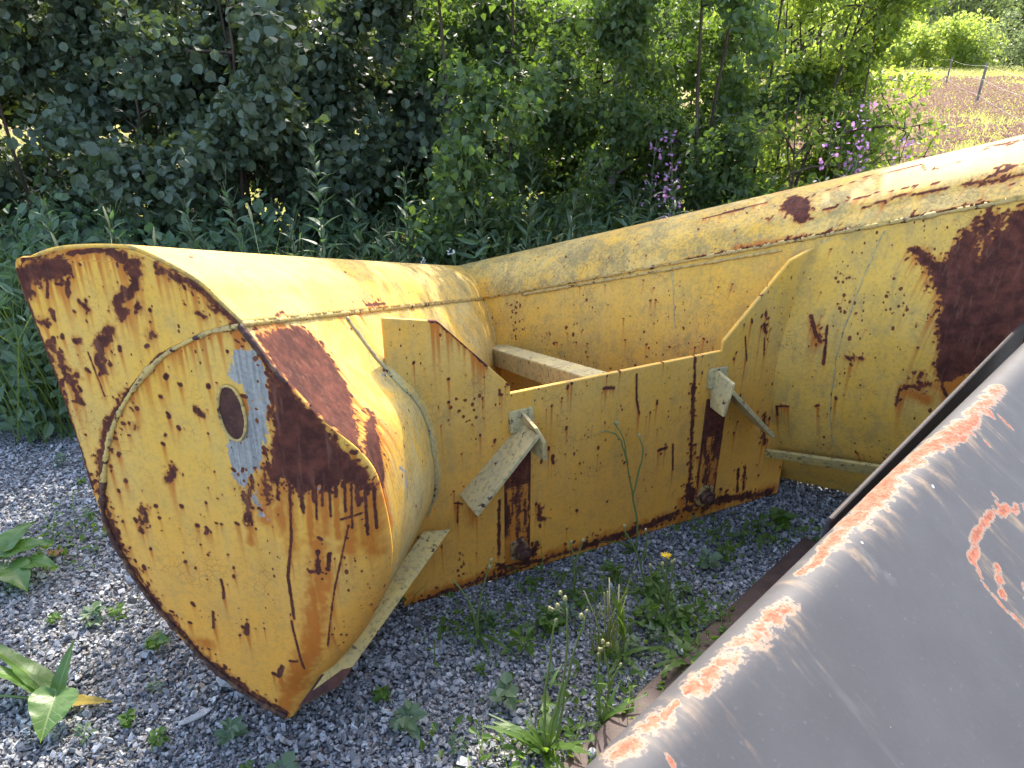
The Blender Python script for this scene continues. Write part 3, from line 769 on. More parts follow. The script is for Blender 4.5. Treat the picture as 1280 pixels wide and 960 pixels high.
def paint(chart, marks, down, seed=1, soft=0.011, wob=0.007, extra=None, chips_=True, vary=1.1):
    """chart (nr,nc,2). down: function(field, decay) that smears a field downhill. Gives the wear attributes."""
    X, Y = chart[..., 0], chart[..., 1]
    wx = X + wob * ((vnoise(X * 45, Y * 45, seed) - 0.5) * 2 + (vnoise(X * 140, Y * 140, seed + 2) - 0.5) * 1.1)
    wy = Y + wob * ((vnoise(X * 45 + 9, Y * 45 + 4, seed + 1) - 0.5) * 2 + (vnoise(X * 140, Y * 140, seed + 3) - 0.5) * 1.1)
    A = {k: np.zeros(X.shape) for k in ('rust', 'stain', 'scrape', 'flake')}
    for kind, pts, r in marks:
        P = np.array(pts); pad = r + 0.05
        bb = (X > P[:, 0].min() - pad) & (X < P[:, 0].max() + pad) & (Y > P[:, 1].min() - pad) & (Y < P[:, 1].max() + pad)
        if not bb.any(): continue
        x, y = wx[bb], wy[bb]
        if kind in 'PBM':
            sd = poly_sd(x, y, pts)
        else:
            if r < 0.006: x, y = X[bb], Y[bb]
            rv = r * (1.0 - vary / 2 + vary * vnoise(X[bb] * 95, Y[bb] * 95, seed + 5)) if r > 0.004 else r
            sd = rv - seg_dist(x, y, pts)
        s = soft if r == 0 or r > 0.006 else max(0.0028, r * 0.7)
        f = np.clip(0.5 + sd / (2 * s), 0, 1)
        key = {'P': 'rust', 'S': 'rust', 'O': 'stain', 'B': 'scrape', 'T': 'scrape', 'M': 'flake'}[kind]
        if kind in 'OM': f = np.clip(0.5 + sd / (5 * s), 0, 1)
        A[key][bb] = np.maximum(A[key][bb], f)
    # chips flaked off round the bigger patches
    rg = np.random.default_rng(seed * 7 + 1)
    for kind, pts, r in marks:
        if not chips_ or kind not in 'SP' or (kind == 'S' and r < 0.0055): continue
        P = np.array(pts + [pts[0]] if kind == 'P' else pts)
        for (x0, y0), (x1, y1) in zip(P[:-1], P[1:]):
            for _ in range(int(np.hypot(x1 - x0, y1 - y0) * 190) + 1):
                u = rg.random(); off = rg.normal(0, 0.009 + r * 0.9, 2)
                cx, cy = x0 + (x1 - x0) * u + off[0], y0 + (y1 - y0) * u + off[1]
                rad = 0.0012 + 0.0042 * rg.random() ** 2.5
                bb = (np.abs(X - cx) < 0.014) & (np.abs(Y - cy) < 0.014)
                if bb.any():
                    q = [(cx, cy), (cx + rg.normal(0, rad), cy + rg.normal(0, rad))]
                    A['rust'][bb] = np.maximum(A['rust'][bb], np.clip(0.5 + (rad - seg_dist(X[bb], Y[bb], q)) / (2 * max(0.0028, rad * 0.7)), 0, 1))
    if extra: extra(A, X, Y)
    A['stain'] = np.maximum(A['stain'], down(np.clip(A['rust'] * 1.2 - 0.3, 0, 1), X, Y, seed) * 0.9)
    A['scrape'] *= 1 - np.clip(A['rust'] * 2 - 0.6, 0, 1)
    return A

def smear_rows(order, length):
    """rows run downhill in this order; keep a decaying trail"""
    def f(F, X, Y, seed):
        F = F if order > 0 else F[::-1]
        x = X if order > 0 else X[::-1]; y = Y if order > 0 else Y[::-1]
        out = F.copy()
        for i in range(1, len(F)):
            step = np.abs(y[i] - y[i - 1]) if np.ptp(y[i]) < 1e-6 else np.hypot(x[i] - x[i - 1], y[i] - y[i - 1])
            k = 0.12 + 3.2 * vnoise(x[i] * 190, x[i] * 0 + 3, seed) ** 2.5
            prev = out[i - 1]
            if x[i][-1] > x[i][0]: prev = np.interp(x[i], x[i - 1], prev)
            out[i] = np.maximum(F[i], prev * np.exp(-np.median(step) * np.ones_like(k) / (length * k)))
        return out if order > 0 else out[::-1]
    return f
def smear_cols(order, length):
    g = smear_rows(order, length)
    def f(F, X, Y, seed):
        return g(F.T, X.T, Y.T, seed).T
    return f

def random_spots(n, seed, area, rmin=0.0015, rmax=0.0055, gate=None):
    r = np.random.default_rng(seed)
    def f(A, X, Y):
        for _ in range(n):
            x = r.uniform(*area[0]); y = r.uniform(*area[1])
            if gate is not None and r.random() > gate(x, y): continue
            rad = rmin + (rmax - rmin) * r.random() ** 2.6
            bb = (np.abs(X - x) < 0.02) & (np.abs(Y - y) < 0.02)
            if not bb.any(): continue
            pts = [(x, y), (x + r.normal(0, rad * 0.7), y + r.normal(0, rad * 0.9))]
            f_ = np.clip(0.5 + (rad - seg_dist(X[bb], Y[bb], pts)) / (2 * max(0.0026, rad * 0.6)), 0, 1)
            A['rust'][bb] = np.maximum(A['rust'][bb], f_)
    return f

# ------------------------------------------------------------------ the plough
PLOUGH = empty('snow_plough', tuple(PO), 'large yellow V-shaped snow plough with peeling paint and dark rust patches lying on the gravel', 'snow plough')
def panel(name, surf, mat, A=None, thick=0.0, parent=PLOUGH, label=None, flip=False):
    W, c = surf
    nr, nc = W.shape[:2]
    F = grid_faces(nr, nc)
    if flip: F = F[:, ::-1]
    me = npmesh(name, W.reshape(-1, 3) - PO, F, mat, True, A)
    o = link(name, me, parent)
    if thick:
        md = o.modifiers.new('thickness', 'SOLIDIFY'); md.thickness = thick; md.offset = -1
    if label: o['label'] = label
    return o

S = surf_end_plate()
A = paint(S[1], MARKS['end_plate'], smear_rows(-1, 0.055), 3,
          extra=random_spots(250, 5, ((-0.42, 0.30), (0.03, 1.24)), gate=lambda x, y: 0.9 if y > 0.45 else 0.35))
panel('end_plate', S, Y_PLATE, A, 0.012, label='yellow end plate with round rust pits, a long orange rust run and a scraped steel patch')

S = surf_left_drum()
A = paint(S[1], MARKS['left_drum'], smear_cols(1, 0.05), 11, extra=random_spots(160, 6, ((0, 1.8), (0.02, 1.1)), 0.0012, 0.004))
panel('back_skin', S, Y_DRUM, A, 0.008, label='rounded back skin with a large bare rust patch beside the end plate')
S = surf_left_roll()
A = paint(S[1], MARKS['left_roll'], smear_cols(-1, 0.02), 12, extra=random_spots(160, 8, ((0, 1.9), (0.0, 0.5)), 0.0012, 0.0032))
panel('top_roll', S, Y_ROLL, A, 0.008)
S = surf_right_drum()
A = paint(S[1], MARKS['right_drum'], smear_cols(1, 0.05), 13, extra=random_spots(330, 9, ((0, 2.6), (0.02, 1.1)), 0.0014, 0.0055))
panel('back_skin', S, Y_WING, A, 0.008, flip=True, label='back skin of the far wing with a big dark rust patch at its outer end')
S = surf_right_roll()
A = paint(S[1], MARKS['right_roll'], smear_cols(-1, 0.02), 14, extra=random_spots(220, 10, ((0, 2.6), (0.0, 0.5)), 0.0014, 0.004))
panel('top_roll', S, Y_ROLL, A, 0.008, flip=True)
S = surf_hitch()
A = paint(S[1], MARKS['hitch'], smear_cols(-1, 0.04), 15, extra=random_spots(260, 17, ((-0.9, 0.8), (0.02, 0.95)), 0.0012, 0.0048))
panel('hitch_plate', S, Y_HITCH, A, 0.014)

# concave front faces (snow side) and the far end plate
V, c = ruled(e_left(E_FRONT, 40), np.stack([np.interp(np.linspace(0, 1, 40), [0, 1], [a, b]) for a, b in zip(wor(np.array([UC, -1.56, 0.59])), wor(np.array([UC, -1.16, 0.0])))], -1), 30)
zero = {k: np.zeros(V.shape[:2]) for k in ('rust', 'stain', 'scrape', 'flake')}
panel('mouldboard', (V, c), Y_WING, zero, 0.0)
Er = e_right(E_FRONT, 40); Ar = np.stack([np.interp(np.linspace(0, 1, 40), [0, 1], [a, b]) for a, b in zip(wor(np.array([UC, -1.56, 0.59])), wor(np.array([UC, -1.16, 0.0])))], -1)
V, c = ruled(Er, Ar, 30)
zero = {k: np.zeros(V.shape[:2]) for k in ('rust', 'stain', 'scrape', 'flake')}
panel('mouldboard', (V, c), Y_WING, zero, 0.0)
Vr, _ = ruled(np.vstack([e_right(E_ROLL, 20)[::-1], e_right(E_DRUM, 40)[1:]]), np.vstack([a_prof(A_ROLL, 20)[::-1], a_prof(A_DRUM, 40)[1:]]), 2)
rimR = Vr[0]; fr = V[0]
frR = resample(fr, len(rimR))
W = np.stack([frR * (1 - s) + rimR * s for s in np.linspace(0, 1, 8)], 0)
zero = {k: np.zeros(W.shape[:2]) for k in ('rust', 'stain', 'scrape', 'flake')}
panel('end_plate', (W, W[..., :2]), Y_PLATE, zero, 0.0)

# weld beads: lumpy tubes
def bead(name, pts, r, mat, lump=0.25, seed=0, n=7, dens=180):
    P = resample(pts, max(12, int(dens * np.linalg.norm(np.diff(pts, axis=0), axis=1).sum())))
    rr = np.random.default_rng(seed)
    k = np.convolve(rr.normal(0, 1, len(P) + 8), np.ones(5) / 5, 'same')[4:-4]
    mb = MB(); mb.tube(P + rr.normal(0, r * 0.07, P.shape), r * (1 + lump * k), n)
    return mb.build(name, mat, PLOUGH, True, PO)
Vl, _ = surf_left_drum(); Vr_, _ = surf_right_drum()
bead('weld_bead', Vl[::8, 0] * 0.999 + Vl[::8, 1] * 0.001, 0.008, BEAD, 0.3, 1)
bead('weld_bead', Vr_[::8, 0], 0.0085, BEAD, 0.35, 2)
# short doubled run on the far wing
bead('weld_bead', Vr_[170:370:8, 5] + np.array([0, -0.002, 0.0]), 0.006, BEAD, 0.35, 3)
# valley between the wings
bead('weld_bead', np.vstack([a_prof(A_ROLL, 14)[2:5][::-1], a_prof(A_DRUM, 30)[:16]]), 0.007, BEAD, 0.3, 4)
# curved lap weld round the lower end plate, rusty along its lower edge
arc = [(0.048, 1.100), (-0.03, 1.078), (-0.133, 1.022), (-0.233, 0.925), (-0.305, 0.82), (-0.353, 0.70), (-0.378, 0.60), (-0.362, 0.50), (-0.312, 0.36), (-0.203, 0.185), (-0.10, 0.082), (0.0, 0.02)]
aw = epw(np.array([a[0] for a in arc]), np.array([a[1] for a in arc]), 0.006)
bead('weld_bead', aw[:6], 0.0062, BEAD, 0.5, 5, dens=220)
bead('weld_bead', aw[5:], 0.0065, BEAD_RUST, 0.45, 6, dens=220)
dr = e_left(E_DRUM, 60, 0.004)
bead('weld_bead', dr[:8], 0.007, BEAD_RUST, 0.4, 7)
# doubler ring on the near wing in front of the hitch plate
def drum_at(k): i = int(round(k * 329)); return Vl[i]
ring0, ring1 = [], []
for j in range(3, 170, 6):
    f = j / 239.0
    k0 = 0.245 + 0.03 * f; k1 = 0.285 + 0.06 * f
    ring0.append(Vl[int(k0 * 329), j]); ring1.append(Vl[int(k1 * 329), j])
ring0 = np.array(ring0); ring1 = np.array(ring1)
nrm = np.cross(np.gradient(ring0, axis=0), ring1 - ring0); nrm /= np.linalg.norm(nrm, axis=1)[:, None]
if nrm[5] @ np.array([0.9, -0.2, 0.2]) < 0: nrm = -nrm
bead('weld_bead', ring0 + nrm * 0.002, 0.005, FITTING, 0.25, 9)
W = np.stack([ring0 + nrm * 0.0005, ring0 * 0.8 + ring1 * 0.2 + nrm * 0.010, ring0 * 0.5 + ring1 * 0.5 + nrm * 0.011, ring1 + nrm * 0.0005], 0)
zero = {k: np.zeros(W.shape[:2]) for k in ('rust', 'stain', 'scrape', 'flake')}
panel('doubler_ring', (W, W[..., :2]), Y_DRUM, zero, 0.0)
# faint vertical welds on the far wing
for k, a0, a1, s in ((0.29, 4, 150, 20), (0.60, 8, 60, 21)):
    i = int(k * 399)
    pts = np.array([Vr_[i - int(10 * (j - a0) / (a1 - a0)), j] for j in range(a0, a1, 8)])
    bead('weld_bead', pts, 0.0025, FITTING, 0.3, s)

# wear strips: flat bars along the lower back
def bar(name, a, b, w, t, mat, label=None):
    """flat bar between two centre points; w = width vector, t = thickness vector"""
    a, b, w, t = [np.array(q, float) for q in (a, b, w, t)]
    P = [a - w - t, b - w - t, b + w - t, a + w - t, a - w + t, b - w + t, b + w + t, a + w + t]
    mb = MB(); n = 14
    for k in range(1):
        mb.hexa([wor(q) for q in P])
    o = mb.build(name, mat, PLOUGH, False, PO); bevel(o, 0.003)
    if label: o['label'] = label
    return o

def cut_plate(name, outline, t, mat, nrm, org=PO, parent=None, bw=0.002):
    """a flat plate from a world outline, given thickness along nrm"""
    P = np.array(outline, float); nrm = np.array(nrm, float); nrm /= np.linalg.norm(nrm)
    n = len(P)
    V = np.vstack([P, P - nrm * t]) - org
    bm = bmesh.new()
    vs = [bm.verts.new(v) for v in V]
    bm.faces.new(vs[:n]); bm.faces.new(vs[n:][::-1])
    for i in range(n):
        j = (i + 1) % n
        bm.faces.new((vs[j], vs[i], vs[n + i], vs[n + j]))
    bmesh.ops.recalc_face_normals(bm, faces=bm.faces)
    me = bpy.data.meshes.new(name); bm.to_mesh(me); bm.free()
    me.materials.append(mat)
    o = link(name, me, PLOUGH if parent is None else parent)
    if bw: bevel(o, bw, 1)
    return o

lo = lambda *q: wor(np.array(q, float))
# near wear strip: from the tip of the end plate up to the hitch plate
NS = STRIP_NEAR
d = NS[1] - NS[0]
nrm = np.cross(d, NS[3] - NS[0])
o = cut_plate('wear_strip', NS, 0.012, STRIP, nrm if nrm[1] < 0 else -nrm); o['label'] = 'flat wear strip of dull yellow, rusty at its lower tip'
nn = nrm / np.linalg.norm(nrm); nn = nn if nn[1] < 0 else -nn
tipq = np.array([NS[0] + (NS[1] - NS[0]) * 0.0, NS[0] + (NS[1] - NS[0]) * 0.16, NS[3] + (NS[2] - NS[3]) * 0.10, NS[3]]) + nn * 0.0015
cut_plate('rusty_tip', tipq, 0.004, RUST, nn, bw=0)
FS = STRIP_FAR
nf = np.cross(FS[1] - FS[0], FS[3] - FS[0]); nf = nf if nf[1] < 0 else -nf
cut_plate('wear_strip', FS, 0.014, STRIP, nf)

# top edge of the hitch plate is bare of wear; two flat bars, gusset flaps, lugs and pin bosses
for s, u0 in ((1, -0.415), (-1, 0.350)):
    f = lambda u, v, z: lo(u0 + s * u, v, z)
    # flat vertical bar, its paint gone
    W_ = np.linspace(-0.045, 0.045, 46); Z_ = np.linspace(0.05, 0.50, 200)
    uu, zz = np.meshgrid(W_, Z_, indexing='ij')
    L = np.stack([u0 + s * uu, 0 * uu + 0.009, zz], -1)
    zrel = (zz - 0.05) / 0.45
    keep = np.clip((0.45 - zrel) * 3, -1, 1) * 0.42
    blot = vnoise(uu * 70, zz * 9, 31 + s) * 0.9 + vnoise(uu * 160, zz * 40, 37) * 0.5
    rust = np.clip(1.30 - blot * 0.95 - np.clip(keep, 0, 1) * 1.1 + (np.abs(uu) > 0.036) * 0.35, 0, 1)
    rust = np.where((zrel > 0.66), np.maximum(rust, 0.75), rust)
    A = dict(rust=rust, stain=np.clip(0.9 - zrel * 0.3, 0, 1) * 0.6, scrape=0 * rust, flake=0 * rust)
    panel('flat_bar', (wor(L), L[..., :2]), Y_HITCH, A, 0.0085, flip=(s < 0), label='flat bar, mostly dark rust with drips of old yellow paint')
    # gusset flap standing out from the plate along a slope
    # corners: inner high, inner low, outer low, outer high
    P = [f(0.013, 0.010, 0.568), f(-0.195, 0.010, 0.365), f(-0.188, 0.125, 0.360), f(0.020, 0.112, 0.572)]
    nrm = np.cross(P[1] - P[0], P[3] - P[0]); nrm = nrm if nrm[2] > 0 else -nrm
    cut_plate('gusset_flap', P, 0.014, FLAP, nrm)
    # lug: a cheek folding over the top of the flap, with a small ledge above
    mb = MB()
    mb.hexa([f(-0.030, 0.002, 0.545), f(0.052, 0.002, 0.545), f(0.052, 0.03, 0.545), f(-0.030, 0.03, 0.545),
             f(-0.030, 0.002, 0.612), f(0.052, 0.002, 0.612), f(0.052, 0.018, 0.616), f(-0.030, 0.018, 0.612)])
    o = mb.build('lug', FITTING, PLOUGH, False, PO); bevel(o, 0.004)
    P = [f(0.004, 0.031, 0.600), f(0.022, 0.120, 0.582), f(0.052, 0.122, 0.555), f(0.055, 0.118, 0.485), f(0.040, 0.036, 0.490), f(0.034, 0.031, 0.575)]
    P = [f(0.020, 0.010, 0.606), f(0.022, 0.105, 0.592), f(0.046, 0.118, 0.545), f(0.052, 0.112, 0.478), f(0.040, 0.030, 0.476), f(0.036, 0.012, 0.55)]
    cut_plate('cheek', P, 0.012, FLAP, (PT * s))
    # pin boss
    mb = MB(); c0 = np.array([u0 + s * 0.008, 0.004, 0.105]); th = np.linspace(0, 2 * math.pi, 22)[:-1]
    mb.tube([wor(c0), wor(c0 + np.array([0, 0.05, 0.0]))], 0.028, 20)
    o = mb.build('pin_boss', BEAD_RUST, PLOUGH, False, PO); bevel(o, 0.004)
    mb = MB(); mb.tube([wor(c0 + np.array([0, 0.03, 0])), wor(c0 + np.array([0, 0.062, -0.002]))], 0.017, 14)
    mb.build('pin', RUST, PLOUGH, True, PO)
    cut_plate('boss_ear', [f(-0.026, 0.03, 0.07), f(0.038, 0.03, 0.06), f(0.042, 0.03, 0.10), f(0.018, 0.03, 0.150), f(-0.028, 0.03, 0.136)], 0.022, BOSS, PN)

# beam from the nose to the hitch plate inside the V
a = np.array([-0.03, -1.02, 0.385]); b = np.array([-0.105, -0.016, 0.655])
w = np.array([0.045, 0, 0]); h = np.array([0, 0, 0.042])
P = [a - w - 2 * h, b - w - 2 * h, b + w - 2 * h, a + w - 2 * h, a - w, b - w, b + w, a + w]
mb = MB(); mb.hexa([wor(q) for q in P]); o = mb.build('cross_beam', FITTING, PLOUGH, False, PO); bevel(o, 0.006)

# oval cover welded over the hole in the end plate
th = np.linspace(0, 2 * math.pi, 41)[:-1]
oc = OVAL_C; ra, rb = OVAL_R
ov = epw(oc[0] + ra * np.sign(np.cos(th)) * np.abs(np.cos(th)) ** 0.9, oc[1] + rb * np.sin(th), 0.0065)
o = cut_plate('oval_cover', ov, 0.003, RUST, EAX, bw=0); 
bead('oval_rim', np.vstack([ov, ov[:2]]) + EAX * 0.001, 0.0035, BEAD, 0.3, 33, dens=260)
# ------------------------------------------------------------------ grey blade in the foreground
GO = GP0 + GD * 0.8
GB = empty('plough_blade', tuple(GO), 'grey steel plough blade in the foreground with coral rust along its rounded rim', 'plough blade')
S = surf_grey()
A = paint(S[1], MARKS['grey'], smear_cols(1, 0.055), 41, soft=0.012, wob=0.006, chips_=False, vary=0.5)
me = npmesh('blade_skin', S[0].reshape(-1, 3) - GO, grid_faces(*S[0].shape[:2])[:, ::-1], GREY, True, A)
o = link('blade_skin', me, GB)
md = o.modifiers.new('thickness', 'SOLIDIFY'); md.thickness = 0.012; md.offset = -1
def gp(s, q, z): return GP0 + s * GD + q * GQ + np.array([0, 0, z])
def gbar(name, s0, s1, prof, mat, s0off=None, rise=0.0):
    mb = MB(); n = len(prof)
    a = [gp(s0 + (0 if s0off is None else s0off[i]), *prof[i]) for i in range(n)]; b = [gp(s1, p[0], p[1] + rise) for p in prof]
    F = [(i, (i + 1) % n, n + (i + 1) % n, n + i) for i in range(n)]
    mb.add(a + b, F)
    bm = bmesh.new(); vs = [bm.verts.new(v - GO) for v in a + b]
    for f in F: bm.faces.new([vs[i] for i in f])
    bm.faces.new(vs[:n][::-1]); bm.faces.new(vs[n:])
    bmesh.ops.recalc_face_normals(bm, faces=bm.faces)
    me = bpy.data.meshes.new(name); bm.to_mesh(me); bm.free(); me.materials.append(mat)
    o = link(name, me, GB); bevel(o, 0.004); return o
gbar('back_flange', 0.71, 2.04, [(-0.084, 0.10), (-0.084, 0.835), (-0.073, 0.835), (-0.073, 0.10)], BLACK, [-0.30, 0.05, 0.05, -0.30], 0.06)
o = gbar('base_plate', -0.6, 1.82, [(-0.492, 0.004), (-0.492, 0.026), (0.03, 0.05), (0.03, 0.004)], RUST_STRIP)
# ------------------------------------------------------------------ ground
def border(x):
    """where gravel gives way to weeds"""
    x = np.asarray(x, float)
    return 2.93 + 0.55 * np.clip((x + 1.9) / 1.4, 0, 1) + 0.10 * np.sin(x * 4.1) + 0.06 * np.sin(x * 9.7 + 1)

def mat_gravel_bed():
    m = NT('gravel_bed'); co = m.coord()
    v = m.voro(co, 115); n = m.noise(co, 5, 4); n2 = m.noise(co, 240, 3)
    sep = m.n('ShaderNodeSeparateColor'); m.l(v.outputs['Color'], sep.inputs[0])
    g = m.mix(m.ramp(sep.outputs[0], 0.1, 0.9), (0.17, 0.175, 0.18), (0.38, 0.385, 0.39))
    g = m.mix(m.ramp(v.outputs['Distance'], 0.35, 0.7), g, (0.05, 0.05, 0.05))  # shade in the gaps between stones, put into the bed colour
    pos = m.n('ShaderNodeSeparateXYZ'); m.l(co, pos.inputs[0])
    n3 = m.noise(co, 2.3, 5, 0.6)
    veg = m.ramp(m.math('ADD', pos.outputs[1], m.math('MULTIPLY', m.math('SUBTRACT', n3, 0.5), 0.7)), 3.1, 3.7)
    soil = m.mix(n, (0.035, 0.030, 0.020), (0.055, 0.060, 0.022))
    g = m.mix(veg, g, soil)
    far = m.ramp(pos.outputs[1], 7.0, 10.0)
    nb = m.noise(co, 0.35, 5, 0.6); nd = m.noise(m.coord((9, 3.0, 1)), 1.0, 4, 0.7)
    field = m.mix(m.ramp(nb, 0.35, 0.65), (0.19, 0.20, 0.06), (0.26, 0.23, 0.09))
    field = m.mix(m.math('MULTIPLY', m.ramp(nd, 0.45, 0.62), 0.6), field, (0.33, 0.245, 0.175))
    g = m.mix(far, g, field)
    m.bsdf(g, 0.85, 0, 0.3, m.bump(m.math('SUBTRACT', n2, v.outputs['Distance']), 0.9, 0.006)); return m.m
xs = np.r_[-400, -120, -60, -30, -15, np.linspace(-8, 8, 50), 15, 30, 60, 120, 400]
ys = np.r_[-200, -60, -20, -8, np.linspace(-3, 12, 50), 20, 35, 60, 100, 200, 600]
GX, GY = np.meshgrid(xs, ys, indexing='ij')
GZ = -0.012 + 0.010 * (vnoise(GX * 1.7, GY * 1.7, 5) - 0.5) - 0.0 * GX
o = link('ground', npmesh('ground', np.stack([GX, GY, GZ], -1).reshape(-1, 3), grid_faces(len(xs), len(ys))[:, ::-1], mat_gravel_bed(), True)); tag(o, kind='structure')

# crushed stone, angular chips
def chips(n, area, smin, smax, seed, zlo=-0.012, zhi=0.002, keep=None):
    r = np.random.default_rng(seed)
    x = r.uniform(area[0], area[1], n); y = r.uniform(area[2], area[3], n)
    if keep is not None:
        k = keep(x, y); x, y = x[k], y[k]; n = len(x)
    s = smin + (smax - smin) * r.random(n) ** 2.2
    base = np.array([(-1, -1, -1), (1, -1, -1), (1, 1, -1), (-1, 1, -1), (-1, -1, 1), (1, -1, 1), (1, 1, 1), (-1, 1, 1)], float) * 0.5
    P = base[None] * r.uniform(0.55, 1.1, (n, 1, 3)) * np.array([1.25, 0.95, 0.50]) + r.normal(0, 0.13, (n, 8, 3))
    q = r.normal(0, 1, (n, 4)); q[:, 1:3] *= 0.45; q /= np.linalg.norm(q, axis=1)[:, None]
    w, a, b, c = q.T
    M = np.stack([np.stack([1 - 2 * (b * b + c * c), 2 * (a * b - c * w), 2 * (a * c + b * w)], -1),
                  np.stack([2 * (a * b + c * w), 1 - 2 * (a * a + c * c), 2 * (b * c - a * w)], -1),
                  np.stack([2 * (a * c - b * w), 2 * (b * c + a * w), 1 - 2 * (a * a + b * b)], -1)], 1)
    P = np.einsum('nij,nkj->nki', M, P) * s[:, None, None]
    P += np.stack([x, y, r.uniform(zlo, zhi, n)], -1)[:, None]
    f = np.array([(3, 2, 1, 0), (4, 5, 6, 7), (0, 1, 5, 4), (1, 2, 6, 5), (2, 3, 7, 6), (3, 0, 4, 7)])
    F = (np.arange(n)[:, None, None] * 8 + f[None]).reshape(-1, 4)
    return P.reshape(-1, 3), F
def mat_chip():
    m = NT('crushed_stone'); co = m.coord()
    rnd = m.n('ShaderNodeNewGeometry').outputs['Random Per Island']
    n = m.noise(co, 160, 4, 0.7)
    g = m.mix(m.ramp(rnd, 0.0, 1.0), (0.13, 0.134, 0.14), (0.40, 0.40, 0.41))
    g = m.mix(m.ramp(rnd, 0.93, 0.96), g, (0.50, 0.50, 0.49))
    g = m.mix(m.math('MULTIPLY', m.ramp(m.math('FRACT', m.math('MULTIPLY', rnd, 37.0)), 0.86, 0.9), 0.7), g, (0.19, 0.15, 0.12))
    g = m.mix(m.math('MULTIPLY', m.ramp(n, 0.48, 0.66), 0.45), g, (0.09, 0.095, 0.10))
    m.bsdf(g, 0.62, 0, 0.5, m.bump(n, 0.4, 0.002)); return m.m
def infront(x, y):
    w = CAM_H; d = y * math.cos(R(PITCH)) + w * math.sin(R(PITCH)); v = w * math.cos(R(PITCH)) - y * math.sin(R(PITCH))
    px = 640 + 914 * x / d; py = 480 + 914 * v / d
    grey = (px - 760) + (py - 960) > 90
    return (px > -60) & (px < 1340) & (py < 1010) & (y < border(x) + 0.15 * np.sin(x * 31)) & ~grey
V, F = chips(165000, (-2.6, 2.2, 1.0, 3.7), 0.0055, 0.0145, 3, keep=infront)
V2, F2 = chips(16000, (-2.6, 2.2, 1.0, 3.7), 0.009, 0.021, 4, -0.006, 0.004, keep=lambda x, y: infront(x, y) & (vnoise(x * 2.5, y * 2.5, 9) > 0.42))
o = link('gravel', npmesh('gravel', np.vstack([V, V2]), np.vstack([F, F2 + len(V)]), mat_chip(), False)); tag(o, kind='stuff')

# ------------------------------------------------------------------ leaves
def mat_leaf(name, a, b, tr, trans=0.45, gloss=0.35, rough=0.45):
    m = NT(name)
    geo = m.n('ShaderNodeNewGeometry'); rnd = geo.outputs['Random Per Island']
    n = m.noise(m.coord(), 1.6, 3)
    col = m.mix(rnd, a, b)
    col = m.mix(m.math('MULTIPLY', m.ramp(n, 0.35, 0.65), 0.5), col, tuple(0.5 * (x + y) * 0.75 for x, y in zip(a, b)))
    tcol = m.mix(rnd, tr, tuple(min(1, t * 1.35) for t in tr))
    p = m.n('ShaderNodeBsdfPrincipled'); m.l(col, p.inputs['Base Color']); p.inputs['Roughness'].default_value = rough
    p.inputs['Specular IOR Level'].default_value = gloss
    t = m.n('ShaderNodeBsdfTranslucent'); m.l(tcol, t.inputs['Color'])
    mx = m.n('ShaderNodeMixShader'); mx.inputs[0].default_value = trans
    m.l(p.outputs[0], mx.inputs[1]); m.l(t.outputs[0], mx.inputs[2]); m.l(mx.outputs[0], m.out.inputs['Surface'])
    return m.m
L_ALDER = mat_leaf('alder_leaf', (0.070, 0.098, 0.062), (0.112, 0.146, 0.088), (0.12, 0.18, 0.03), 0.22, 0.45)
L_BIRCH = mat_leaf('birch_leaf', (0.072, 0.110, 0.050), (0.115, 0.160, 0.066), (0.17, 0.28, 0.030), 0.40)
L_WILLOW = mat_leaf('willow_leaf', (0.055, 0.095, 0.028), (0.095, 0.140, 0.040), (0.32, 0.42, 0.05), 0.55)
L_HERB = mat_leaf('herb_leaf', (0.095, 0.150, 0.085), (0.145, 0.205, 0.115), (0.13, 0.25, 0.060), 0.32)
L_WEED = mat_leaf('weed_leaf', (0.065, 0.130, 0.030), (0.105, 0.180, 0.040), (0.22, 0.36, 0.030), 0.45, 0.4)
L_DOCK = mat_leaf('dock_leaf', (0.070, 0.150, 0.035), (0.095, 0.180, 0.045), (0.20, 0.36, 0.035), 0.40, 0.5, 0.38)
L_DRYG = mat_leaf('yellowed_leaf', (0.30, 0.26, 0.05), (0.36, 0.24, 0.05), (0.40, 0.34, 0.05), 0.35)
L_BROWN = mat_leaf('dry_leaf', (0.20, 0.11, 0.05), (0.26, 0.15, 0.07), (0.2, 0.1, 0.03), 0.2)
L_GRASS = mat_leaf('grass_blade', (0.090, 0.140, 0.035), (0.150, 0.190, 0.050), (0.26, 0.34, 0.05), 0.4)
L_MEADOW = mat_leaf('meadow_blade', (0.26, 0.28, 0.07), (0.40, 0.36, 0.15), (0.46, 0.46, 0.14), 0.5, 0.2, 0.6)
L_CLOVER = mat_leaf('clover_head', (0.46, 0.33, 0.28), (0.56, 0.43, 0.36), (0.60, 0.44, 0.36), 0.5, 0.1, 0.8)
L_FAR = mat_leaf('far_leaf', (0.085, 0.110, 0.055), (0.125, 0.155, 0.080), (0.22, 0.29, 0.08), 0.45)  # lightened and greyed: distance haze put into the leaf colour
L_BRIGHT = mat_leaf('bright_bush_leaf', (0.17, 0.23, 0.05), (0.24, 0.29, 0.07), (0.46, 0.56, 0.10), 0.5)
L_GREYW = mat_leaf('grey_willow_leaf', (0.10, 0.13, 0.065), (0.15, 0.18, 0.09), (0.25, 0.32, 0.12), 0.45)
PETAL = mat_leaf('purple_petal', (0.40, 0.18, 0.44), (0.52, 0.28, 0.54), (0.58, 0.30, 0.62), 0.45, 0.1)
YPETAL = mat_leaf('yellow_petal', (0.75, 0.52, 0.02), (0.80, 0.60, 0.03), (0.8, 0.6, 0.03), 0.4, 0.1)
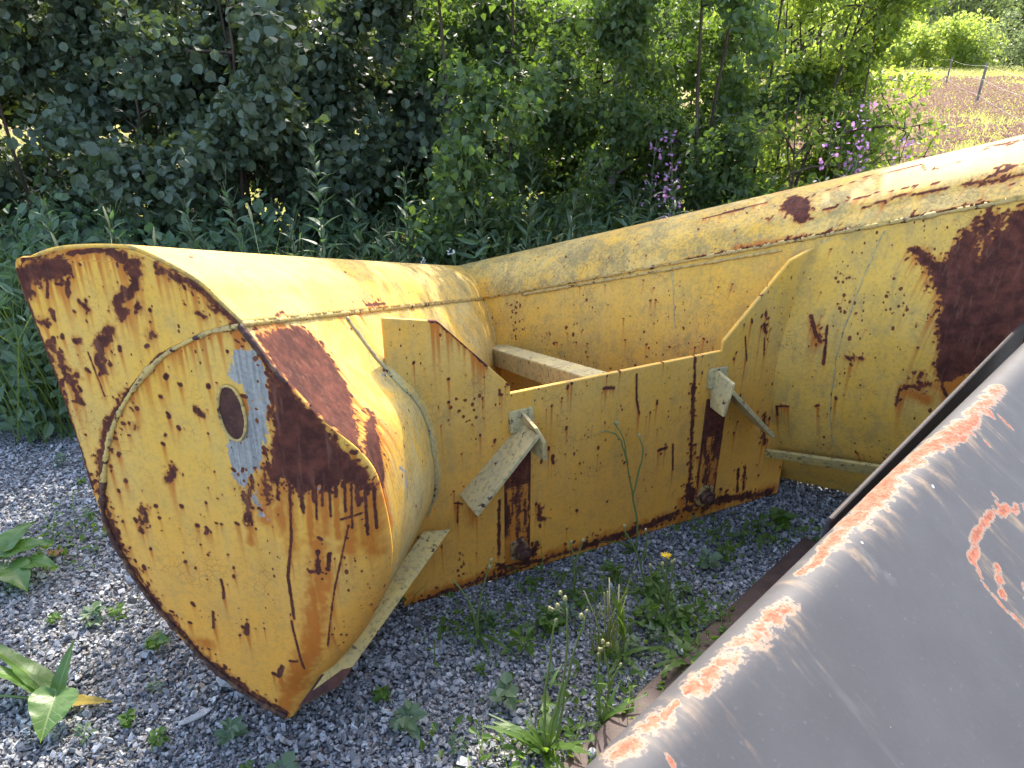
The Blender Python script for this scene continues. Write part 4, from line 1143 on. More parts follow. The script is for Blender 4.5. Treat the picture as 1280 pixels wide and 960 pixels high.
WPETAL = mat_leaf('white_petal', (0.72, 0.72, 0.68), (0.80, 0.80, 0.76), (0.7, 0.7, 0.66), 0.4, 0.1)
BUD = mat_leaf('bud', (0.36, 0.36, 0.17), (0.44, 0.42, 0.22), (0.45, 0.42, 0.2), 0.3)
STEM = mat_leaf('green_stem', (0.17, 0.23, 0.075), (0.21, 0.27, 0.09), (0.25, 0.36, 0.06), 0.25)
STEMD = mat_leaf('dark_stem', (0.07, 0.085, 0.035), (0.10, 0.11, 0.045), (0.1, 0.14, 0.03), 0.15)
def mat_bark(name, a, b, sc=(14, 14, 3)):
    m = NT(name); n = m.noise(m.coord(sc), 1.0, 5, 0.65); n2 = m.noise(m.coord(), 60, 3)
    m.bsdf(m.mix(m.ramp(n, 0.35, 0.65), a, b), 0.85, 0, 0.2, m.bump(m.math('ADD', n, n2), 0.6, 0.004)); return m.m
BARK = mat_bark('brown_bark', (0.050, 0.036, 0.026), (0.11, 0.080, 0.058))
BIRCH = mat_bark('birch_bark', (0.10, 0.080, 0.070), (0.46, 0.42, 0.38), (6, 6, 26))
POSTW = mat_bark('weathered_wood', (0.13, 0.115, 0.10), (0.22, 0.20, 0.18), (30, 30, 4))

# leaf outline: width fraction along the length
SHAPES = {'round': [(0.0, 0.0), (0.28, 0.44), (0.66, 0.43), (1.0, 0.0)], 'birch': [(0.0, 0.0), (0.25, 0.38), (0.58, 0.27), (1.0, 0.0)],
          'lance': [(0.0, 0.0), (0.30, 0.105), (0.65, 0.085), (1.0, 0.0)], 'oval': [(0.0, 0.0), (0.3, 0.27), (0.65, 0.25), (1.0, 0.0)]}
def leaf_cloud(C, D, N, L, shape, fold=0.25, droop=0.0):
    """C base points, D directions (unit), N approx normals, L lengths -> verts, quads"""
    n = len(C)
    S = np.cross(N, D); S /= np.linalg.norm(S, axis=1)[:, None] + 1e-9
    N = np.cross(D, S)
    sh = SHAPES[shape]; L = np.asarray(L)[:, None]
    P = [C]
    for (u, w) in sh[1:3]:
        m = C + D * L * u - N * (droop * u * u) * L
        P += [m + S * L * w + N * L * w * fold, m - S * L * w + N * L * w * fold]
    P.append(C + D * L - N * droop * L)
    V = np.stack(P, 1).reshape(-1, 3)     # 0 base,1 r1,2 l1,3 r2,4 l2,5 tip
    f = np.array([(0, 1, 3, 5), (0, 5, 4, 2)])
    F = (np.arange(n)[:, None, None] * 6 + f[None]).reshape(-1, 4)
    return V, F
def unit(a): return a / (np.linalg.norm(a, axis=-1, keepdims=True) + 1e-9)

def make_tree(name, x, y, h, spread, nleaf, ll, shape, leafmat, bark, seed, label, cat, group, tr=0.035, zmin=0.12, nlimb=16, stems=1, lean=(0, 0), top_thin=0.0, parts=True, side=6, twig=True):
    r = np.random.default_rng(seed)
    root = empty(name, (x, y, 0), label, cat, group)
    tb, bb = MB(), MB()
    ends = []
    for s in range(stems):
        off = r.normal(0, 0.14, 2) if stems > 1 else np.zeros(2)
        ln = np.array(lean) + r.normal(0, 0.16, 2) * (1 if stems > 1 else 0.4)
        k = np.linspace(0, 1, 9)
        P = np.stack([off[0] + ln[0] * k * h * 0.5 + 0.03 * np.sin(k * 7 + seed), off[1] + ln[1] * k * h * 0.5 + 0.03 * np.cos(k * 6 + s), k * h * 0.97 - 0.02], -1)
        tb.tube(P, tr * (1 - 0.85 * k) / (stems ** 0.4), side)
        for i in range(nlimb // stems):
            t = r.uniform(zmin, 0.97); p0 = np.array([np.interp(t, k, P[:, c]) for c in range(3)])
            az = r.uniform(0, 2 * math.pi); ln_ = spread * (1.0 - 0.55 * t) * r.uniform(0.55, 1.15)
            up = r.uniform(0.1, 0.8)
            q = np.linspace(0, 1, 5)
            B = p0 + np.stack([np.cos(az) * ln_ * q, np.sin(az) * ln_ * q, up * ln_ * q - 0.25 * ln_ * q * q], -1) + r.normal(0, 0.02, (5, 3)) * q[:, None]
            bb.tube(B, 0.011 * (1 - 0.75 * q) * (tr / 0.035) ** 0.6, 4, False)
            ends.append((B, t))
            if twig:
                for _ in range(3):
                    u = r.uniform(0.35, 1.0); b0 = np.array([np.interp(u, q, B[:, c]) for c in range(3)])
                    d = unit(r.normal(0, 1, 3) + np.array([0, 0, 0.2])) * ln_ * r.uniform(0.25, 0.5)
                    T = b0 + np.linspace(0, 1, 3)[:, None] * d
                    bb.tube(T, [0.0045, 0.003, 0.0015], 3, False); ends.append((T, t))
    w = np.array([(1.0 if len(B) == 3 else 1.3) * (1 - top_thin * t) for B, t in ends]); w /= w.sum()
    idx = r.choice(len(ends), nleaf, p=w)
    u = r.uniform(0.25, 1.05, nleaf)
    C = np.zeros((nleaf, 3))
    for i, (B, t) in enumerate(ends):
        k = idx == i
        if k.any():
            qq = np.linspace(0, 1, len(B)); C[k] = np.stack([np.interp(u[k], qq, B[:, c]) for c in range(3)], -1)
    C += r.normal(0, 0.055 * spread, (nleaf, 3)) * np.array([1, 1, 0.9])
    C[:, 2] = np.maximum(C[:, 2], 0.03)
    D = unit(r.normal(0, 1, (nleaf, 3)) + np.array([0, 0, -0.5])); N = unit(r.normal(0, 0.75, (nleaf, 3)) + np.array([0, 0, 1.0]))
    V, F = leaf_cloud(C, D, N, ll * r.uniform(0.6, 1.2, nleaf), shape, 0.25, 0.12)
    tb.build('trunk', bark, root, True)
    bb.build('branches', bark, root, True)['kind'] = 'stuff'
    link('crown', npmesh('crown', V, F, leafmat, False), root)['kind'] = 'stuff'
    return root
# ------------------------------------------------------------------ the hedge of young trees behind the plough
HG = 'young trees growing behind the plough'
TREES = [
 # x, y, h, spread, leaves, leaf, shape, mat, bark, seed, stems, lean, label
 (-4.3, 5.2, 3.5, 1.15, 15000, 0.062, 'round', L_ALDER, BARK, 101, 2, (0, 0), 'dark bushy alder standing furthest left, cut by the photo edge'),
 (-3.35, 4.7, 2.8, 1.05, 15000, 0.064, 'round', L_ALDER, BARK, 102, 2, (0, 0), 'dark alder above the left corner of the plough with bright gaps through it'),
 (-2.45, 5.0, 2.75, 1.10, 17000, 0.060, 'round', L_ALDER, BARK, 103, 2, (0, 0), 'round-leaved dark alder rising behind the top corner of the end plate'),
 (-1.65, 4.5, 2.7, 1.05, 16000, 0.058, 'round', L_ALDER, BARK, 104, 2, (0.02, 0), 'dense dark alder behind the near wing of the plough'),
 (-0.95, 5.1, 3.6, 1.10, 23000, 0.056, 'round', L_ALDER, BARK, 105, 2, (0, 0), 'shaded alder left of the notch where the two wings meet'),
 (-0.20, 4.7, 3.5, 1.05, 20000, 0.052, 'birch', L_BIRCH, BARK, 106, 2, (0, 0), 'dark-stemmed young birch straight behind the meeting point of the wings'),
 (0.63, 5.15, 3.65, 1.05, 21000, 0.047, 'birch', L_BIRCH, BIRCH, 107, 1, (0.03, 0), 'birch with a pale visible trunk in the middle of the hedge'),
 (0.50, 5.5, 3.3, 0.95, 15000, 0.047, 'birch', L_BIRCH, BARK, 108, 1, (-0.02, 0), 'brown-trunked birch just behind the pale birch trunk'),
 (1.15, 4.9, 3.6, 1.00, 25000, 0.044, 'birch', L_BIRCH, BARK, 109, 2, (0.05, 0), 'leafy birch behind the purple flowers'),
 (1.75, 5.0, 3.0, 0.90, 22000, 0.042, 'oval', L_WILLOW, BARK, 110, 3, (0.08, 0), 'sunlit willow bush with bare slanting branches at the right of the hedge'),
 (1.55, 4.35, 1.45, 0.75, 3200, 0.040, 'oval', L_WILLOW, BARK, 111, 3, (0.06, 0), 'low willow bush over the middle of the far wing'),
 (2.15, 5.5, 2.5, 0.75, 4200, 0.042, 'oval', L_WILLOW, BARK, 112, 3, (0.05, 0), 'light green bush at the right end of the hedge beside the meadow'),
 (-4.6, 6.3, 2.6, 1.20, 11000, 0.060, 'round', L_ALDER, BARK, 113, 2, (0, 0), 'alder of the back row seen in the gaps at the left photo edge'),
 (-3.1, 6.2, 2.5, 1.20, 11000, 0.058, 'round', L_ALDER, BARK, 114, 2, (0, 0), 'alder of the back row behind the gap left of the end plate'),
 (-1.5, 6.2, 2.5, 1.15, 10000, 0.056, 'round', L_ALDER, BARK, 115, 2, (0, 0), 'back row alder behind the near wing, half hidden'),
 (0.1, 6.1, 2.5, 1.10, 9000, 0.048, 'birch', L_BIRCH, BARK, 116, 2, (0, 0), 'back row birch left of the pale trunk, half hidden'),
 (1.4, 6.0, 2.4, 1.00, 7000, 0.046, 'birch', L_BIRCH, BARK, 117, 2, (0, 0), 'back row birch right of the pale trunk, sunlit from behind'),
 (0.85, 6.7, 2.6, 1.15, 11000, 0.046, 'birch', L_BIRCH, BARK, 119, 2, (0, 0), 'back row birch glimpsed between the trunks right of the middle'),
 (2.1, 6.5, 2.4, 1.05, 11000, 0.042, 'oval', L_WILLOW, BARK, 120, 3, (0, 0), 'back row willow bush behind the right end of the hedge'),
 (2.12, 4.85, 2.2, 0.70, 6500, 0.038, 'oval', L_WILLOW, BARK, 118, 3, (0.05, 0), 'small-leaved willow bush bordering the meadow view'),
]
for i, (x, y, h, sp, nl, ll, shp, lm, bk, sd, st, ln, lab) in enumerate(TREES):
    nm = {'round': 'alder_tree', 'birch': 'birch_tree', 'oval': 'willow_bush'}[shp]
    make_tree(nm, x, y, h, sp, nl, ll, shp, lm, bk, sd, lab, 'bush' if shp == 'oval' else 'tree', HG, tr=0.020 if st > 1 else 0.034, zmin=0.05 if shp != 'birch' else 0.10, nlimb=26, stems=st, lean=ln, top_thin={109: 0.45, 107: 0.6, 106: 0.65, 105: 0.72}.get(sd, 0.80))

# ------------------------------------------------------------------ far side of the meadow
FG = 'trees and bushes along the far side of the meadow'
r_ = np.random.default_rng(77)
def far_tree(name, x, y, h, w, n, ll, mat, seed, label, cat, trunk=True):
    r = np.random.default_rng(seed)
    root = empty(name, (x, y, 0), label, cat, FG)
    nb = 26
    bc = np.stack([r.normal(0, w * 0.36, nb), r.normal(0, w * 0.30, nb), h * r.uniform(0.12, 0.92, nb)], -1)
    br = w * r.uniform(0.16, 0.34, nb)
    k = r.integers(0, nb, n)
    C = bc[k] + unit(r.normal(0, 1, (n, 3))) * (br[k] * r.uniform(0.5, 1.05, n) ** 0.6)[:, None] * np.array([1, 1, 1.15])
    C[:, 2] = np.clip(C[:, 2], 0.05, None)
    D = unit(r.normal(0, 1, (n, 3)) + np.array([0, 0, 0.3])); N = unit(r.normal(0, 1, (n, 3)) + np.array([0, 0, 0.6]))
    V, F = leaf_cloud(C, D, N, ll * r.uniform(0.6, 1.3, n), 'oval')
    mb = MB(); mb.tube([(0, 0, 0), (0.05, 0, h * 0.4), (0, 0.1, h * 0.85)], [0.02 * h, 0.014 * h, 0.004 * h], 6)
    for j in range(7):
        mb.tube([(0, 0, h * (0.2 + 0.08 * j)), tuple(bc[j])], [0.006 * h, 0.002 * h], 4, False)
    mb.build('trunk', BARK, root, True)
    link('crown', npmesh('crown', V, F, mat, False), root)['kind'] = 'stuff'
FAR = [('far_tree', x, y, h, w, 3600, 0.42, m, lab, 'tree') for x, y, h, w, m, lab in [
 (-40, 66, 10, 9, L_FAR, 'far tree across the meadow, furthest left behind the alders'),
 (-28, 70, 11, 9, L_FAR, 'far tree seen in scraps through the left alders'),
 (-16, 66, 10, 9, L_FAR, 'far tree behind the hedge above the end plate'),
 (-5, 70, 11, 9, L_FAR, 'far tree hidden behind the dark middle of the hedge'),
 (7, 68, 10, 9, L_FAR, 'far tree behind the pale birch trunk'),
 (18, 72, 10, 9, L_FAR, 'far tree just left of the open meadow view'),
 (28, 74, 10, 8, L_FAR, 'dark far tree behind the left end of the bright bushes'),
 (35, 78, 11, 9, L_FAR, 'dark far tree behind the middle of the bright bushes'),
 (42, 76, 11, 9, L_FAR, 'dark far tree behind the right end of the bright bushes'),
 (50, 80, 12, 9, L_FAR, 'far tree at the top right corner of the photo'),
 (58, 76, 12, 9, L_FAR, 'far tree beyond the right edge of the fence view')]]
for i, (nm, x, y, h, w, n, ll, m, lab, cat) in enumerate(FAR): far_tree(nm, x, y, h, w, n, ll, m, 300 + i, lab, cat)
for i, (x, y, h, w, m, lab) in enumerate([
 (26.5, 57, 2.7, 3.2, L_BRIGHT, 'pale green low bush at the left end of the bright row'), (29.3, 57, 3.4, 3.0, L_BRIGHT, 'tallest bright yellow-green bush in the sunlit row'),
 (31.8, 57, 3.2, 3.0, L_BRIGHT, 'second bright yellow-green bush in the sunlit row'), (33.6, 60, 2.6, 2.8, L_BRIGHT, 'lower bright green bush left of the grey willow'),
 (35.2, 54, 4.6, 3.6, L_GREYW, 'grey-green willow bush behind the fence post'), (38.5, 54, 5.4, 4.2, L_GREYW, 'larger grey-green willow bush at the right photo edge')]):
    far_tree('far_bush', x, y, h, w, 3800, 0.24 if m is L_BRIGHT else 0.2, m, 340 + i, lab, 'bush')

r_ = np.random.default_rng(78); n = 26000
X = r_.uniform(-120, 120, n); Y = 95 + r_.normal(0, 4, n); Zh = r_.random(n) ** 0.8 * (9 + 5 * vnoise(X * 0.15, X * 0 + 2, 4))
V, F = leaf_cloud(np.stack([X, Y, Zh], -1), unit(r_.normal(0, 1, (n, 3))), unit(r_.normal(0, 1, (n, 3)) + np.array([0, -0.3, 0.5])), r_.uniform(0.8, 1.8, n), 'round')
o = link('far_wood', npmesh('far_wood', V, F, L_FAR, False)); tag(o, kind='stuff')
# ------------------------------------------------------------------ meadow: grass and clover, too many to count
def blades(n, X, Y, hmin, hmax, wd, seed, bend=0.35):
    r = np.random.default_rng(seed)
    h = r.uniform(hmin, hmax, n); az = r.uniform(0, 2 * math.pi, n); ax = r.uniform(0, 2 * math.pi, n)
    w = wd * r.uniform(0.6, 1.3, n)
    S = np.stack([np.cos(az), np.sin(az), 0 * az], -1) * w[:, None]
    B = np.stack([np.cos(ax), np.sin(ax), 0 * ax], -1) * (h * bend * r.uniform(0.2, 1.3, n))[:, None]
    C = np.stack([X, Y, 0 * X - 0.01], -1); Zv = np.array([0, 0, 1.0])
    m = C + B * 0.35 + Zv * (h * 0.6)[:, None]; t = C + B + Zv * h[:, None]
    V = np.stack([C - S, C + S, m + S * 0.8, m - S * 0.8, t], 1).reshape(-1, 3)
    i = np.arange(n)[:, None] * 5
    return V, i + np.array([[0, 1, 2, 3]]), i + np.array([[3, 2, 4]])
def field_pts(n, seed, y0, y1, wide=False):
    r = np.random.default_rng(seed)
    y = y0 * (y1 / y0) ** r.random(n)
    lo = (0.30 if not wide else -0.75) * y; hi = 0.80 * y
    return r.uniform(0, 1, n) * (hi - lo) + lo, y
X, Y = field_pts(52000, 5, 6.5, 60); Xw, Yw = field_pts(24000, 6, 6.5, 40, True)
X = np.r_[X, Xw]; Y = np.r_[Y, Yw]
V, F4, F3 = blades(len(X), X, Y, 0.22, 0.50, 0.006, 8)
sc = 1 + Y.repeat(5) / 18
C0 = np.stack([X, Y, 0 * X], -1).repeat(5, 0); V[:, :2] = C0[:, :2] + (V[:, :2] - C0[:, :2]) * sc[:, None]
o = link('meadow_grass', npmesh('meadow_grass', V, [F4, F3], L_MEADOW, False)); tag(o, kind='stuff')
X, Y = field_pts(46000, 15, 7, 48); Xw, Yw = field_pts(14000, 16, 7, 40, True)
X = np.r_[X, Xw]; Y = np.r_[Y, Yw]; n = len(X); r_ = np.random.default_rng(4)
k = vnoise(X * 0.35, Y * 0.2, 3) + 0.5 * vnoise(X * 2.1, Y * 1.2, 4) > 0.46 ; k &= Y < 36; X, Y = X[k], Y[k]; n = len(X)
sz = 0.0115 * (1 + Y / 16) * r_.uniform(0.7, 1.2, n); zc = r_.uniform(0.25, 0.46, n)
octa = np.array([(1, 0, 0), (-1, 0, 0), (0, 1, 0), (0, -1, 0), (0, 0, 1.1), (0, 0, -1)], float)
V = (octa[None] * sz[:, None, None] + np.stack([X, Y, zc], -1)[:, None]).reshape(-1, 3)
f = np.array([(0, 2, 4), (2, 1, 4), (1, 3, 4), (3, 0, 4), (2, 0, 5), (1, 2, 5), (3, 1, 5), (0, 3, 5)])
o = link('clover_flowers', npmesh('clover_flowers', V, (np.arange(n)[:, None, None] * 6 + f[None]).reshape(-1, 3), L_CLOVER, False)); tag(o, kind='stuff')

# ------------------------------------------------------------------ fence across the meadow
FX = [(11.46, 19.3), (16.2, 29.5), (21.5, 41.0), (6.9, 9.4)]
fe = empty('wire_fence', (11.46, 19.3, 0), 'thin wire fence on weathered wooden posts crossing the pink meadow', 'fence')
for i, (x, y) in enumerate(FX[:2]):
    mb = MB(); mb.tube([(x, y, -0.1), (x + 0.01, y, 0.6), (x + 0.03, y, 1.27)], [0.036, 0.034, 0.031], 8)
    o = mb.build('post', POSTW, fe, False, (11.46, 19.3, 0)); bevel(o, 0.008)
WIRE = NT('wire'); WIRE.bsdf((0.25, 0.24, 0.22), 0.5, 0.8)
for z in (0.55, 0.9, 1.2):
    pts = []
    for a, b in zip([FX[3]] + FX[:2], FX[:3]):
        for q in np.linspace(0, 1, 8): pts.append((a[0] + (b[0] - a[0]) * q, a[1] + (b[1] - a[1]) * q, z - 0.06 * math.sin(q * math.pi)))
    mb = MB(); mb.tube(pts, 0.0018, 4); mb.build('wire', WIRE.m, fe, True, (11.46, 19.3, 0))
# ------------------------------------------------------------------ tall herbs along the edge of the trees
def one_leaf(length, shape='lance', droop=0.25, fold=0.3, wd=1.0, seg=5):
    """a single leaf lying along +X, a little arched"""
    prof = {'lance': lambda u: 0.12 * math.sin(math.pi * min(1, u * 1.02) ** 0.8) * (1 - 0.3 * u), 'broad': lambda u: 0.40 * math.sin(math.pi * u ** 0.75) ** 0.8,
            'oval': lambda u: 0.26 * math.sin(math.pi * u ** 0.85)}[shape]
    V = []; F = []
    for i in range(seg + 1):
        u = i / seg; w = prof(u) * length * wd if 0 < i < seg else 0.002
        x = u * length; z = -droop * length * u * u
        V += [(x, -w, z + fold * w), (x, 0, z), (x, w, z + fold * w)]
    for i in range(seg):
        a = i * 3
        F += [(a, a + 3, a + 4, a + 1), (a + 1, a + 4, a + 5, a + 2)]
    return np.array(V), F
def leaf_mesh(name, mat, **kw):
    V, F = one_leaf(**kw); return npmesh(name, V, np.array(F), mat, True)
HERB_LEAF = [leaf_mesh('leaf', L_HERB, length=0.125, shape='lance', droop=d, wd=1.25) for d in (0.1, 0.3, 0.5)]
def place_leaf(me, parent, p, az, el, sc, roll=0.0, name='leaf'):
    o = link(name, me, parent); o.location = p; o.rotation_euler = (roll, -el, az); o.scale = (sc, sc, sc); return o
def willowherb(x, y, h, seed, label, group, flower=False, single=True, name='willowherb'):
    r = np.random.default_rng(seed)
    h *= 1.06
    root = empty(name, (x, y, 0), label, 'wild flower' if flower else 'weed', group)
    k = np.linspace(0, 1, 9); ln = r.normal(0, 0.05, 2)
    P = np.stack([ln[0] * k * k * h + 0.012 * np.sin(k * 6 + seed), ln[1] * k * k * h, k * h], -1)
    mb = MB(); mb.tube(P, 0.0055 * (1 - 0.7 * k), 5)
    at = lambda u: np.array([np.interp(u, k, P[:, c]) for c in range(3)])
    top = 0.80 if flower else 0.97
    n = int(h * 40); az = r.uniform(0, 6)
    LV, LF, m = [], [], 0
    for i in range(n):
        u = 0.12 + (top - 0.12) * i / n; az += 2.4 + r.normal(0, 0.25)
        sc = (1.25 - 0.85 * max(0, (u - 0.45) / 0.55)) * r.uniform(0.8, 1.15); el = 0.2 + 0.8 * u + r.normal(0, 0.15)
        if single:
            place_leaf(HERB_LEAF[r.integers(0, 3)], root, at(u), az, el, sc)
        else:
            V, F = one_leaf(0.10 * sc, 'lance', r.uniform(0.1, 0.5))
            M = np.array(Euler((0, -el, az)).to_matrix()); LV.append(V @ M.T + at(u)); LF += [[q + m for q in f] for f in F]; m += len(V)
    # thin side shoots with closed buds near the tip
    for i in range(9 if not flower else 4):
        u = r.uniform(0.72, 0.98); a = r.uniform(0, 6.28); L = r.uniform(0.04, 0.11)
        q = at(u); d = np.array([math.cos(a) * 0.6, math.sin(a) * 0.6, 0.8])
        mb.tube([q, q + d * L * 0.5, q + d * L + np.array([0, 0, 0.02])], [0.002, 0.0016, 0.001], 4)
    mb.build('stem', STEMD, root, True)
    if LV: link('leaves', npmesh('leaves', np.vstack(LV), np.array(LF), L_HERB, True), root)['kind'] = 'stuff'
    if flower:
        C, D = [], []
        for i in range(38):
            u = r.uniform(0.70, 1.0); a = r.uniform(0, 6.28); rad = 0.035 * (1.1 - u) / 0.4 + 0.008
            C.append(at(u) + rad * np.array([math.cos(a), math.sin(a), 0.1])); D.append((math.cos(a), math.sin(a), r.uniform(-0.4, 0.5)))
        C = np.array(C); D = unit(np.array(D) + r.normal(0, 0.3, (38, 3)))
        V, F = leaf_cloud(C, D, unit(r.normal(0, 1, (38, 3))), r.uniform(0.012, 0.023, 38), 'round')
        link('flower_spike', npmesh('flower_spike', V, F, PETAL, False), root)['kind'] = 'stuff'
    return root
HTOP = [(-0.94, 3.5, 1.18, 'tallest budding willowherb rising from the herbs behind the near wing'), (-1.21, 3.3, 1.0, 'budding willowherb left of the tallest one'),
 (-0.53, 3.72, 1.01, 'willowherb right of the tallest one behind the near wing'), (-0.32, 3.8, 1.07, 'willowherb rising just left of the meeting point of the wings'),
 (0.10, 3.9, 1.01, 'willowherb with a pale tip right of the meeting point of the wings'), (0.55, 3.75, 0.86, 'yellowish willowherb low above the far wing'),
 (-1.51, 3.4, 0.92, 'willowherb above the top of the end plate'), (-0.76, 3.6, 0.91, 'shorter willowherb between two taller ones behind the near wing'),
 (0.28, 3.85, 0.89, 'bushy willowherb under the pale birch trunk'), (-1.82, 3.3, 0.90, 'willowherb left of the end plate with pale grass beside it'),
 (-2.12, 3.35, 0.95, 'willowherb at the left photo edge among the herbs'), (-0.14, 3.7, 0.93, 'willowherb straight behind the end of the cross beam'),
 (-1.05, 3.42, 0.82, 'low willowherb in front of the tallest one'), (-0.64, 3.5, 0.80, 'low leafy willowherb against the near wing'), (-1.36, 3.28, 0.78, 'low leafy willowherb behind the end plate')]
for i, (x, y, h, lab) in enumerate(HTOP): willowherb(x, y, h, 500 + i, lab, 'tall green willowherbs behind the plough')
r_ = np.random.default_rng(58)
for i in range(26):
    x = r_.uniform(-1.9, 1.0); y = float(border(x)) + r_.uniform(0.0, 0.35); h = r_.uniform(0.55, 0.85)
    willowherb(x, y, h, 600 + i, 'lower leafy willowherb in the dark strip of herbs behind the plough', 'lower willowherbs behind the plough', False, False)
FL = [(0.75, 4.0, 1.10, 'purple fireweed spike nearest the middle of the hedge'), (0.95, 4.0, 1.14, 'brightest purple fireweed spike against the leaves'), (0.90, 3.9, 1.0, 'short purple fireweed under the brightest spike'),
 (1.52, 3.62, 1.21, 'pale purple fireweed left in the cluster at the end of the hedge'), (1.62, 3.68, 1.30, 'tallest fireweed of the cluster beside the meadow'), (1.80, 3.65, 1.17, 'purple fireweed rightmost in the cluster above the far wing'),
 (1.66, 3.66, 1.24, 'fireweed in the middle of the cluster above the far wing'), (1.72, 3.60, 1.13, 'low fireweed touching the top of the far wing')]
for i, (x, y, h, lab) in enumerate(FL): willowherb(x, y, h, 540 + i, lab, 'purple fireweed among the bushes', True, False, 'fireweed')

# undergrowth: a dense low mass of leaves
r_ = np.random.default_rng(61)
n = 17500
X = r_.uniform(-4.6, 4.4, n); Y = border(X) + 0.02 + r_.random(n) ** 1.3 * 1.5
Zh = r_.random(n) ** 0.8 * (0.16 + 0.55 * np.clip((Y - border(X)) / 0.5, 0, 1)) * (0.5 + 0.9 * vnoise(X * 3, Y * 3, 8))
D = unit(r_.normal(0, 1, (n, 3)) + np.array([0, -0.2, 0.1])); N = unit(r_.normal(0, 0.6, (n, 3)) + np.array([0, -0.2, 1]))
V, F = leaf_cloud(np.stack([X, Y, Zh], -1), D, N, r_.uniform(0.04, 0.085, n), 'oval', 0.2, 0.25)
n2 = 9000
X = r_.uniform(-4.2, 3.2, n2); Y = border(X) + 0.05 + r_.random(n2) * 1.4
Zh = r_.random(n2) * 0.75
D = unit(r_.normal(0, 1, (n2, 3)) + np.array([0, 0, 0.5])); N = unit(r_.normal(0, 0.6, (n2, 3)) + np.array([0, 0, 1]))
V2, F2 = leaf_cloud(np.stack([X, Y, Zh], -1), D, N, r_.uniform(0.06, 0.12, n2), 'lance', 0.2, 0.3)
o = link('undergrowth', npmesh('undergrowth', np.vstack([V, V2]), np.vstack([F, F2 + len(V)]), L_HERB, False)); tag(o, kind='stuff')
X = r_.uniform(-3.8, 4.2, 5600); Y = border(X) + r_.random(5600) * 1.0
V, F4, F3 = blades(len(X), X, Y, 0.25, 0.85, 0.0035, 62, 0.5)
o = link('tall_grass', npmesh('tall_grass', V, [F4, F3], L_GRASS, False)); tag(o, kind='stuff')
# small white blossoms dotted in the herbs
mb = MB()
C = np.array([(-0.62, 3.35, 0.62), (-0.50, 3.4, 0.60), (-0.42, 3.42, 0.66), (-0.12, 3.55, 0.62), (-0.85, 3.3, 0.7), (-1.3, 3.2, 0.70), (-0.3, 3.5, 0.7)])
CC = np.repeat(C, 14, 0) + r_.normal(0, 0.012, (98, 3)); V, F = leaf_cloud(CC, unit(r_.normal(0, 1, (98, 3)) + np.array([0, 0, 0.4])), unit(r_.normal(0, 1, (98, 3))), r_.uniform(0.008, 0.014, 98), 'round')
o = link('white_blossoms', npmesh('white_blossoms', V, F, WPETAL, False)); tag(o, kind='stuff')

# horsetail with fine drooping strands at the left edge
root = empty('horsetail', (-2.45, 3.1, 0), 'feathery dark green horsetail drooping at the left photo edge beside the plough', 'plant')
mb = MB(); mbs = MB()
for s in range(5):
    x0, y0 = r_.normal(0, 0.10, 2); h = r_.uniform(0.40, 0.56)
    mbs.tube([(x0, y0, 0), (x0 * 1.1, y0, h * 0.6), (x0 * 1.3, y0 * 1.2, h)], [0.004, 0.003, 0.002], 5)
    for w in range(9):
        z = h * (0.25 + 0.72 * w / 9)
        for k in range(16):
            a = k * 6.283 / 16 + w; L = 0.20 * (1.15 - 0.6 * w / 9) * r_.uniform(0.8, 1.1)
            d = np.array([math.cos(a), math.sin(a), 0]); p = np.array([x0 * (1 + 0.3 * z / h), y0, z])
            mb.tube([p, p + d * L * 0.45 + np.array([0, 0, 0.02]), p + d * L * 0.8 - np.array([0, 0, 0.05]), p + d * L * 0.95 - np.array([0, 0, 0.13])], [0.0016, 0.0014, 0.0011, 0.0006], 3, False)
mbs.build('stem', STEM, root, True); mb.build('strands', L_HERB, root, True)['kind'] = 'stuff'

# pale seeding grasses at the left
for i, (x, y, h, lab) in enumerate([(-1.75, 3.05, 0.95, 'pale seeding grass stalk left of the top of the end plate'), (-1.62, 3.1, 0.90, 'second pale grass stalk left of the end plate, a little shorter'),
        (-1.92, 3.1, 0.86, 'pale bent grass stalk nearest the left photo edge'), (-1.08, 3.15, 0.98, 'tall thin grass stalk leaning in front of the dark alder')]):
    root = empty('grass_stalk', (x, y, 0), lab, 'grass', 'pale grass stalks at the edge of the herbs')
    b = r_.normal(0, 0.12, 2); mb = MB(); mb.tube([(0, 0, 0), (b[0] * 0.3, b[1] * 0.3, h * 0.5), (b[0], b[1], h * 0.92)], [0.0025, 0.002, 0.0014], 4); mb.build('stem', BUD, root, True)
    mb = MB(); mb.tube([(b[0], b[1], h * 0.9), (b[0] * 1.05, b[1], h * 0.95), (b[0] * 1.15, b[1], h)], [0.003, 0.007, 0.002], 6); mb.build('seed_head', BUD, root, True)
